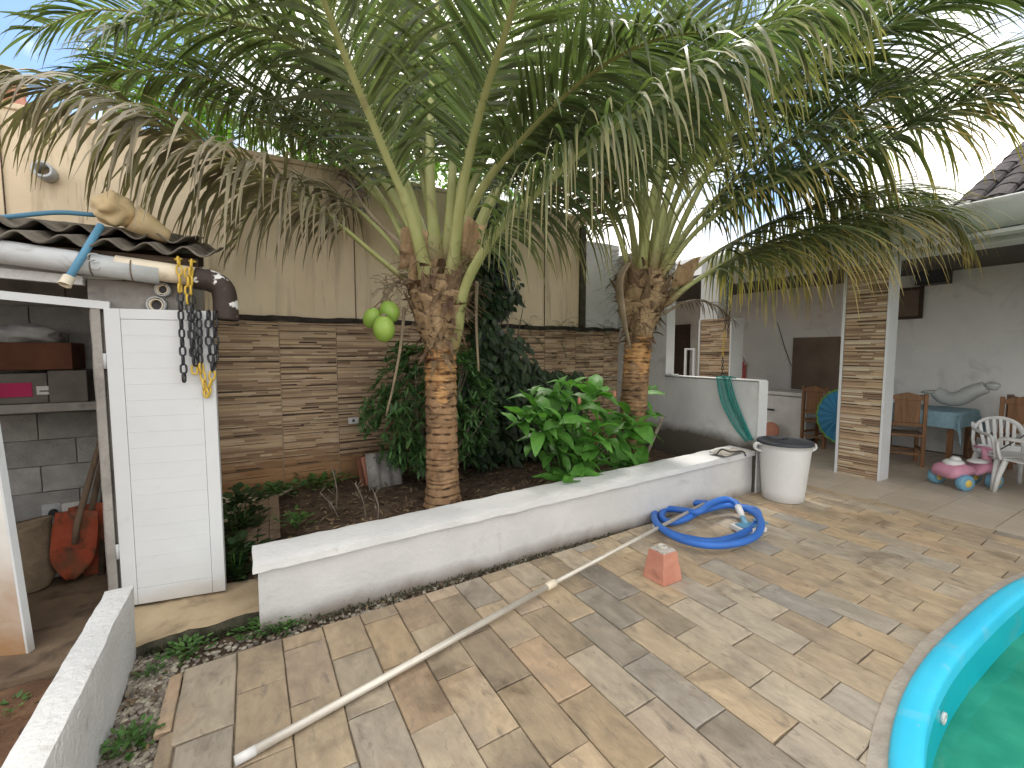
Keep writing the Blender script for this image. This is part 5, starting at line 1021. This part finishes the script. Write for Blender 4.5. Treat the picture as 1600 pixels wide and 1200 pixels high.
# nuts and dry flower stalks
for i, (x, y, d, rx, tl) in enumerate(((582, 497, 3.72, .074, .5), (609, 487, 3.72, .078, -.5), (600, 514, 3.62, .088, 0))):
    c = atD(x, y, d); b = MB(); q = Matrix.Rotation(tl, 4, Vector((.5,.85,0)))
    b.blob(c, rx, rx, rx*1.22, 24, 16, .06, 1.3, 0, q, i); o = b.build('coconut', M['coconut'], p1, smooth=True)
    e = c+(q@Vector((0,0,rx*1.2))); MB().lathe([(.026,-.012),(.03,.004),(.018,.016),(.001,.018)], 10, e).build('cap', M['petiole_dry'], o, smooth=True)
b = MB(); rr = random.Random(4)
st = [atD(648, 455, 3.85), atD(622, 440, 3.78), atD(604, 462, 3.72)]; b.tube(spline(st, 5), [.014]*11, 8)
for k in range(26):
    s0 = atD(rr.uniform(600, 640), rr.uniform(440, 462), 3.74); e = s0+Vector((rr.uniform(-.16,.03), rr.uniform(-.08,.06), rr.uniform(-.16,.10))); b.tube(spline([s0, s0.lerp(e, .5)+Vector((0,0,.03)), e], 4), [.004]*9, 5)
    if rr.random() < .6: b.blob(e, .010, .010, .012, 7, 5)
for k in range(3): b.tube([atD((582,609,600)[k]+2, (497,487,514)[k]-16, 3.72), st[2]], .007, 6)
b.build('fruit_stalk', M['petiole_dry'], p1, smooth=True)
for i, (P, rad_) in enumerate((([(632,480,3.8),(626,540,3.78),(615,600,3.8),(603,650,3.85)], .016), ([(745,440,4.0),(744,500,4.0),(748,580,4.0)], .020))):
    MB().tube(spline([atD(*q) for q in P], 5), [rad_*(1-.5*k/(5*(len(P)-1))) for k in range(5*(len(P)-1)+1)], 8, flat=.5).build('dead_spathe', M['petiole_dry'], p1, smooth=True)
MB().tube(spline([atD(*q) for q in ((985,405,4.7),(968,440,4.62),(975,500,4.62),(985,545,4.66))], 5), [.03,.04,.045,.045,.05,.05,.05,.045,.045,.04,.035,.03,.025,.02,.016,.012], 8, flat=.4).build('dead_spathe', M['petiole_dry'], p2, smooth=True)
for k, (x, y, w) in enumerate(((645,395,.10),(735,380,.09),(655,440,.09),(1060,430,.08))):
    c = atD(x, y, 3.85 if x < 900 else 4.9); b = MB(); vs_ = []; rr = random.Random(k)
    for j in range(7):
        for i in range(6): vs_.append(c+_R*((i-2.5)*w*.42*(1+.3*rr.random()))+Vector((0, -.05*math.sin(i*.8+k)-.02*j, (j-3)*w*.55+.03*math.sin(i+k)+.012*rr.random()))-_F0*(.03*math.cos(i*1.3)))
    b.add(vs_, [(j*6+i, j*6+i+1, (j+1)*6+i+1, (j+1)*6+i) for j in range(6) for i in range(5)]); b.build('torn_sheath', M['sheath'], p1 if x < 900 else p2, smooth=True).modifiers.new('t','SOLIDIFY').thickness = .006
# ================================================================== OTHER PLANTS
def leaf(b, p, d, L_, W_, rr, nrm=None, fold=.15, droop=.3, seg=3, m=0):
    d = d.normalized(); u = Vector((rr.uniform(-.3,.3), rr.uniform(-.3,.3), 1)) if nrm is None else nrm; s_ = d.cross(u)
    if s_.length < .05: s_ = d.cross(Vector((1,0,0)))
    s_.normalize(); vs_ = []
    for q in range(seg+1):
        f = q/seg; w = W_*.5*math.sin(PI*min(.97, max(.06, f**.8))); up = s_.cross(d).normalized()
        vs_ += [p-s_*w+up*w*fold, p, p+s_*w+up*w*fold]; d = (d+Vector((0,0,-droop/seg))).normalized(); p = p+d*(L_/seg)
    b.add(vs_, [f_ for q in range(seg) for f_ in ((3*q, 3*q+1, 3*q+4, 3*q+3), (3*q+1, 3*q+2, 3*q+5, 3*q+4))], m)
def stems(t, base, tips, r, m, name='stem'):
    b = MB()
    for e in tips: b.tube(spline([base, base.lerp(e, .5)+Vector((random.uniform(-.06,.06), random.uniform(-.06,.06), .06)), e], 5), [r*(1-.75*k/10) for k in range(11)], 6)
    return b.build(name, M[m], t, smooth=True)
# dark shrub with whorled leaves behind the first palm
rr = random.Random(21); sc = Vector((1.66, 4.42, .2)); sh_ = thing('leafy_shrub', 'dark green shrub with starry whorled leaves behind first palm', 'shrub', sc); b = MB(); tips = []
for k in range(900):
    a = rr.uniform(0, 2*PI); h = rr.uniform(0, 1); rx = .78*(1-.50*abs(h-.45)/.55); r_ = rr.random()**.45
    p = sc+Vector((rx*r_*math.cos(a)*1.02, rx*r_*math.sin(a)*.62, .22+1.22*h+.08*noise.noise(Vector((a, h*3, 0)))))
    if noise.noise(p*3.3) < -.28: continue
    if rr.random() < .05: tips.append(p)
    o_ = (p-sc-Vector((0,0,.7))).normalized(); ax = (o_+Vector((0,0,.6))).normalized()
    for q in range(rr.randint(7, 10)):
        aa = rr.uniform(0, 2*PI); x_ = ax.orthogonal().normalized(); y_ = ax.cross(x_); leaf(b, p, x_*math.cos(aa)+y_*math.sin(aa)+ax*rr.uniform(.1,.8), rr.uniform(.075,.135), rr.uniform(.020,.032), rr, droop=.25)
stuff(b.build('foliage', M['shrub'], sh_)); stems(sh_, sc+Vector((0,0,-.05)), tips, .016, 'twig')
# climbing vine on the wall between the palms
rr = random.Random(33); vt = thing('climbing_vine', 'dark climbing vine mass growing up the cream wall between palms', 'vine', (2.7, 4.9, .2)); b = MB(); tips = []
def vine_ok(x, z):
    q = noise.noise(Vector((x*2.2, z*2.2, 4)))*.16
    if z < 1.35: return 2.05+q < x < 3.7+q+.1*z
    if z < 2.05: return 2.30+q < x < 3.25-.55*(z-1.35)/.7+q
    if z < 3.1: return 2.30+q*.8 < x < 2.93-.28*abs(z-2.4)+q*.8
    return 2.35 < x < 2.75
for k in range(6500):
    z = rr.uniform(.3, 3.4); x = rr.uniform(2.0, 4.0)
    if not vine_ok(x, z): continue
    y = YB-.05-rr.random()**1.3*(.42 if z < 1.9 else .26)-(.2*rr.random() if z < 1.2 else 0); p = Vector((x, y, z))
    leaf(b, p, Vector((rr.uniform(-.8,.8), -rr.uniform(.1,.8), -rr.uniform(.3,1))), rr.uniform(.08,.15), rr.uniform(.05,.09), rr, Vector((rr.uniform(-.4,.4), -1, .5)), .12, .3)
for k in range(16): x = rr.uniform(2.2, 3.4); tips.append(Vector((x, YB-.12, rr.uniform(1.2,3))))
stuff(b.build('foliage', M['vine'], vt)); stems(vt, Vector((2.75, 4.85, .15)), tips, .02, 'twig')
# ferny creepers at the wall foot by second palm
rr = random.Random(35); ft = thing('wall_fern', 'dark ferns and creepers hanging from the wall ledge near second palm', 'fern', (3.8, 4.98, 1.3)); b = MB()
for k in range(60):
    p = Vector((rr.uniform(3.0, 4.7), YB-.04, rr.choice((rr.uniform(1.85,2.05), rr.uniform(.9,1.9))))); d = Vector((rr.uniform(-.7,.7), -rr.uniform(.2,.7), rr.uniform(-.2,.9)))
    for q in range(11):
        for s_ in (-1, 1): leaf(b, p, d.cross(Vector((0,0,1)))*s_+d*.4, .055*(1-q/14), .017, rr, droop=.3, seg=2)
        d = (d+Vector((0,0,-.15))).normalized(); p = p+d*.026
stuff(b.build('fronds', M['fern'], ft))
# broad-leaved plant spilling over the coping: each large leaf its own piece
rr = random.Random(51); bp_ = Vector((2.78, 3.62, .2)); bt = thing('broadleaf_plant', 'bright green broad-leaved plant leaning over the white coping', 'plant', bp_)
lms = []
for k in range(4):
    b = MB(); n = 8; vs_ = []; p = Vector((0,0,0)); d = Vector((1,0,.15)).normalized(); L_, W_ = 1.0, (.50,.44,.54,.48)[k]
    for q in range(n+1):
        f = q/n; w = W_*.5*math.sin(PI*min(.985, max(.03, f**.82)))**.9
        for s_ in (-1, -.5, 0, .5, 1): vs_.append(p+Vector((0, s_*w, abs(s_)*w*.32+.02*math.sin(q*1.9+s_*3+k)*abs(s_))))
        d = (d+Vector((0,0,-(.09,.14,.06,.18)[k]))).normalized(); p = p+d*(L_/n)
    b.add(vs_, [(q*5+i, q*5+i+1, (q+1)*5+i+1, (q+1)*5+i) for q in range(n) for i in range(4)]); lms.append(b.mesh('broad_leaf', M['broad'], True))
tips = []
CL = [(865,640,.25),(930,615,.3),(985,640,.22),(840,640,.2),(900,665,.3),(960,690,.25),(915,720,.1),(1000,690,.15),(870,690,.25),(835,610,.3),(890,600,.25),(1005,640,.3),(925,690,.05),(980,720,.05),(950,650,.2),(870,610,.35),(1010,610,.4),(910,705,.0),(1000,725,.0),(860,665,.3),(845,680,.35),(890,735,.0),(925,740,-.05),(985,665,.1),(820,640,.3),(850,650,.1),(900,640,.1),(940,600,.2),(955,670,.05),(935,665,.0),(880,650,.0),(1000,660,.05),(905,745,-.15),(1000,735,-.1)]
for (x, y, dd_) in CL:
    q = atY(x, y, 3.25+dd_); tips.append(q); ax = Vector((rr.uniform(-.4,.4), -.5, .9)).normalized(); ph = rr.uniform(0, 6)
    for k in range(rr.randint(5, 7)):
        a = ph+k*2.4; x_ = ax.orthogonal().normalized(); y_ = ax.cross(x_); d = (x_*math.cos(a)+y_*math.sin(a)+ax*(.15+.12*k)).normalized(); s = rr.uniform(.21,.34)
        if (q+d*s).z < .50 and (q+d*s).y < 3.2: d = Vector((d.x, abs(d.y), .6)).normalized()
        z_ = Vector((0,0,1)); yy = z_.cross(d).normalized(); zz = d.cross(yy); m3 = Matrix((d, yy, zz)).transposed()@Matrix.Rotation(rr.uniform(-.4,.4), 3, 'X')
        piece('leaf', lms[rr.randrange(4)], bt, Matrix.LocRotScale(q-ax*(.03*(6-k)), m3, Vector((s, s*rr.uniform(.85,1.1), s))))
stems(bt, bp_, tips, .013, 'weed')
for (x, y) in ((905, 632), (960, 622)):
    q = atY(x, y, 3.4); MB().lathe([(.008,0),(.02,.02),(.018,.05),(.006,.075),(.001,.08)], 10, q).build('flower_bud', M['redcem'], bt, smooth=True)
# weeds, litter, twigs, leaning boards
def weed(label, pos, n, h, L_, W_, seed, m='weed', spread=.1):
    rr = random.Random(seed); t = thing('weed_plant', label, 'weed', pos, 'low weeds'); b = MB()
    for k in range(n):
        a = rr.uniform(0, 2*PI); p = Vector(pos)+Vector((math.cos(a)*spread*rr.random()*1.4, math.sin(a)*spread*rr.random(), h*rr.random())); leaf(b, p, Vector((math.cos(a), math.sin(a), rr.uniform(.1,1))), L_*rr.uniform(.6,1.2), W_*rr.uniform(.7,1.2), rr)
    b.build('leaves', M[m], t); b2 = MB()
    for k in range(max(3, n//8)): a = rr.uniform(0, 2*PI); b2.tube([Vector(pos)+Vector((0,0,-.02)), Vector(pos)+Vector((math.cos(a)*spread*.7, math.sin(a)*spread*.7, h*.8))], .0025, 5)
    b2.build('stem', M['weed'], t)
weed('bright weed tuft in the gravel nearest the low white wall', gz(236, 1055, -.04), 34, .05, .032, .022, 1, spread=.04)
weed('leafy weed clump in the gravel below the mossy slab', gz(292, 1022, -.04), 110, .06, .034, .022, 2, spread=.09)
weed('weed clump at the left foot of the planter wall', gz(415, 985, -.04), 150, .07, .034, .02, 3, spread=.13)
weed('small weeds along the gravel strip right of the planter foot', gz(445, 983, -.04), 80, .04, .028, .018, 4, spread=.08)
weed('weed patch in the gravel beside the low white wall bottom', gz(205, 1165, -.04), 120, .06, .034, .022, 5, spread=.08)
weed('weed sprig on the red soil left of the low wall', gz(18, 1110, -.04), 40, .05, .032, .02, 6, spread=.08)
weed('low green creeper on the soil at the tiled wall foot', gz(430, 772, .21), 130, .08, .07, .05, 7, spread=.22, m='shrub')
weed('green creeper patch on the soil left of the leaning boards', gz(500, 760, .21), 110, .10, .07, .045, 8, spread=.25, m='weed')
weed('small grey-green weed on the bed soil behind coping', gz(462, 822, .2), 70, .12, .06, .025, 9, spread=.1, m='weed')
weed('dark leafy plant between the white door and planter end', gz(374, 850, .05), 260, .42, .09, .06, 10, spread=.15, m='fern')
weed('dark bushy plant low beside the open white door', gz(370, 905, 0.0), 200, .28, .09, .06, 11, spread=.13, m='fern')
rr = random.Random(71); b = MB()
for k in range(2600):
    x, y = rr.uniform(-.3, 4.8), rr.uniform(3.2, 5.0)
    if noise.noise(Vector((x*2, y*2, 9))) < -.25: continue
    leaf(b, Vector((x, y, soilz(x, y)+.012)), Vector((rr.uniform(-1,1), rr.uniform(-1,1), rr.uniform(-.1,.25))), rr.uniform(.03,.10), rr.uniform(.012,.035), rr, droop=.1, seg=2)
for k in range(420):
    if rr.random() < .5: x, y = rr.uniform(-.05, 4.7), rr.uniform(2.78, 2.87)+.0
    else: x, y = rr.uniform(-.57, -.4), rr.uniform(1.2, 3.0)
    leaf(b, Vector((x, y, -.03)), Vector((rr.uniform(-1,1), rr.uniform(-1,1), rr.uniform(-.1,.3))), rr.uniform(.015,.05), rr.uniform(.006,.018), rr, droop=.1, seg=2)
for k in range(260):
    x, y = rr.uniform(-2.2, -.75), rr.uniform(1.2, 3.0); leaf(b, Vector((x, y, yardz(x, y)+.01)), Vector((rr.uniform(-1,1), rr.uniform(-1,1), rr.uniform(-.1,.25))), rr.uniform(.02,.07), rr.uniform(.008,.02), rr, droop=.1, seg=2)
mo = MB()
for k in range(2600):
    x = rr.uniform(0, 4.75); y = 2.868-abs(rr.gauss(0,.035))
    leaf(mo, Vector((x, y, -.045+.03*rr.random())), Vector((rr.uniform(-1,1), rr.uniform(-1,.6), rr.uniform(.1,1))), rr.uniform(.012,.03), rr.uniform(.005,.010), rr, droop=.2, seg=2)
for k in range(900):
    x = rr.uniform(-.55, .03); leaf(mo, Vector((x, 2.985-.02*rr.random(), rr.uniform(-.07,.0))), Vector((rr.uniform(-1,1), -.6, rr.uniform(-.3,.6))), rr.uniform(.012,.03), rr.uniform(.006,.012), rr, droop=.3, seg=2)
tag(mo.build('moss', M['moss']), 'dark moss fringe along the foot of planter wall and slab', 'moss', kind='stuff')
tag(b.build('leaf_litter', M['litter']), 'dry brown leaf litter scattered over soil and gravel', 'leaf litter', kind='stuff')
for i, (A, B_, lab) in enumerate((((520,735),(525,800),'thin upright dry twig in the bed, leftmost of the bare sticks'),((500,770),(528,808),'short slanting dry twig low in the bed'),((555,755),(572,812),'dry twig standing behind the coping, left of leaning board'),((585,770),(590,815),'thin pale upright twig closest to the leaning boards'))):
    t = thing('dry_twig', lab, 'twig', gz(B_[0], B_[1], .2), 'bare twigs in the bed'); q = gz(B_[0], B_[1], .2); e = atY(A[0], A[1], q.y+.05); b = MB(); b.tube(spline([q, q.lerp(e, .5)+Vector((.02,0,0)), e], 4), [.006]*9, 6)
    for k in range(7): s0 = q.lerp(e, rr.uniform(.3,1)); b.tube([s0, s0+Vector((rr.uniform(-.06,.06), rr.uniform(-.03,.03), rr.uniform(.02,.06)))], .003, 5)
    b.build('stick', M['twig'], t, smooth=True)
sp = gz(604, 765, .2)
t = thing('leaning_sheet', 'pale ribbed sheet leaning against the shrub on the soil', 'sheet', sp); Mx = TR(sp.x+.02, sp.y+.05, .17, R(8), R(-14))
b = MB(); v = []; n = 30
for j in range(2):
    for i in range(n+1): u = i/n; v.append(Mx@Vector(((u-.5)*.36, .012*math.sin(u*PI*6), .40*j-.02*(u-.3)*j)))
b.add(v, [(i, i+1, n+2+i, n+1+i) for i in range(n)]); b.build('sheet', M['cement'], t, smooth=True).modifiers.new('t','SOLIDIFY').thickness = .008
for k in range(3):
    q = gz(571+9*k, 758, .2); tt_ = thing('clay_roof_tile', ['curved clay roof tile leaning by the sheet, leftmost', 'curved clay roof tile leaning by the sheet, middle one', 'broken clay roof tile leaning against the pale sheet'][k], 'roof tile', q, 'clay tiles leaning in the bed'); Mx = TR(q.x, q.y+.02+.02*k, .17, R(55), R(-10)); b = MB(); v = []
    for j in range(5):
        for i in range(9): a = PI*i/8; v.append(Mx@Vector((.085*math.cos(a), -.05*math.sin(a), .085*j*(1-.03*i*(k == 2)))))
    b.add(v, [(j*9+i, j*9+i+1, (j+1)*9+i+1, (j+1)*9+i) for j in range(4) for i in range(8)]); b.build('shell', M['redcem'] if k else M['crate'], tt_, smooth=True).modifiers.new('t','SOLIDIFY').thickness = .012
t = thing('fallen_plank', 'broken wood-look tile panel lying on the soil near the white door', 'plank', gz(405, 815, .16)); Mx = TR(gz(405, 812, .17).x, gz(405, 812, .17).y, .175, R(-3), R(8), R(-6))
for k in range(4): MB().rough_box(-.16+.08*k, -.085+.08*k, -.42+random.uniform(0,.06), .40-random.uniform(0,.05), -.012, .012, .06, .004, 8).build('board', M['handle'], t).matrix_basis = Mx
t = thing('cut_branch', 'pale cut branch leaning beside the broad-leaved plant', 'branch', gz(1012, 715, .25)); MB().tube(spline([atY(1008, 715, 3.4), atY(1022, 682, 3.4), atY(1036, 652, 3.4)], 4), [.022,.021,.02,.02,.02,.019,.019,.018,.017], 10).build('branch', M['twig'], t, smooth=True)
tg = thing('wall_gap_pipe', 'grey pipe stub sticking out of the cream wall above the shed', 'pipe', atY(70, 268, YB)); q = atY(70, 268, YB-.05); MB().tube([q+Vector((0,.1,0)), q-Vector((-.0,.06,0))], .045, 16, caps=False).build('pipe_stub', M['pvc'], tg, smooth=True).modifiers.new('t','SOLIDIFY').thickness = .02
# trees beyond the wall
def tree(label, x, y, h, rx, rz, n, seed):
    rr = random.Random(seed); t = thing('garden_tree', label, 'tree', (x, y, 0), 'trees beyond the wall'); b = MB(); c0 = Vector((x, y, h-rz)); cl = []
    for k in range(26):
        d = Vector((rr.gauss(0,1), rr.gauss(0,1), rr.gauss(0,1))).normalized()*rr.random()**.4; cl.append((c0+Vector((d.x*rx, d.y*rx*.8, d.z*rz)), rr.uniform(.35,.7)))
    for k in range(n):
        c, r_ = cl[rr.randrange(26)]; d = Vector((rr.gauss(0,1), rr.gauss(0,1), rr.gauss(0,1))).normalized()*r_*rr.random()**.35; leaf(b, c+d, Vector((rr.uniform(-1,1), rr.uniform(-1,1), rr.uniform(-.6,.5))), rr.uniform(.10,.2), rr.uniform(.05,.08), rr, seg=2)
    stuff(b.build('crown', M['tree'], t)); MB().tube([(x, y, -.1), (x+.05, y, h*.4), (x, y, h-rz)], [.14,.11,.07], 10).build('trunk', M['twig'], t, smooth=True)
    stems(t, Vector((x, y, h*.4)), [c for c, r_ in cl[:10]], .05, 'twig', 'limb')
tree('bushy green tree beyond the cream wall behind first palm', 1.6, 7.4, 5.2, 1.7, 1.2, 4200, 1)
tree('bushy green tree beyond the cream wall left of first palm', -.6, 7.3, 5.0, 1.5, 1.1, 3600, 2)
tree('green tree beyond the wall between the two palms', 3.7, 7.7, 5.4, 1.5, 1.3, 3600, 3)
tree('low green tree beyond the wall at the left picture edge', -3.2, 8.4, 4.3, 1.4, .8, 2600, 4)
hb = thing('neighbour_chimney', 'small terracotta chimney top against the sky at upper left', 'chimney', (-4.4, 9.5, 0)); q = atY(2, 120, 9.5)
MB().box(q.x-.35, q.x+.13, 9.4, 9.9, 0, q.z-.05).build('stack', M['redcem'], hb); MB().box(q.x-.37, q.x+.15, 9.38, 9.92, q.z-.045, q.z+.10).build('cap', M['slab'], hb)
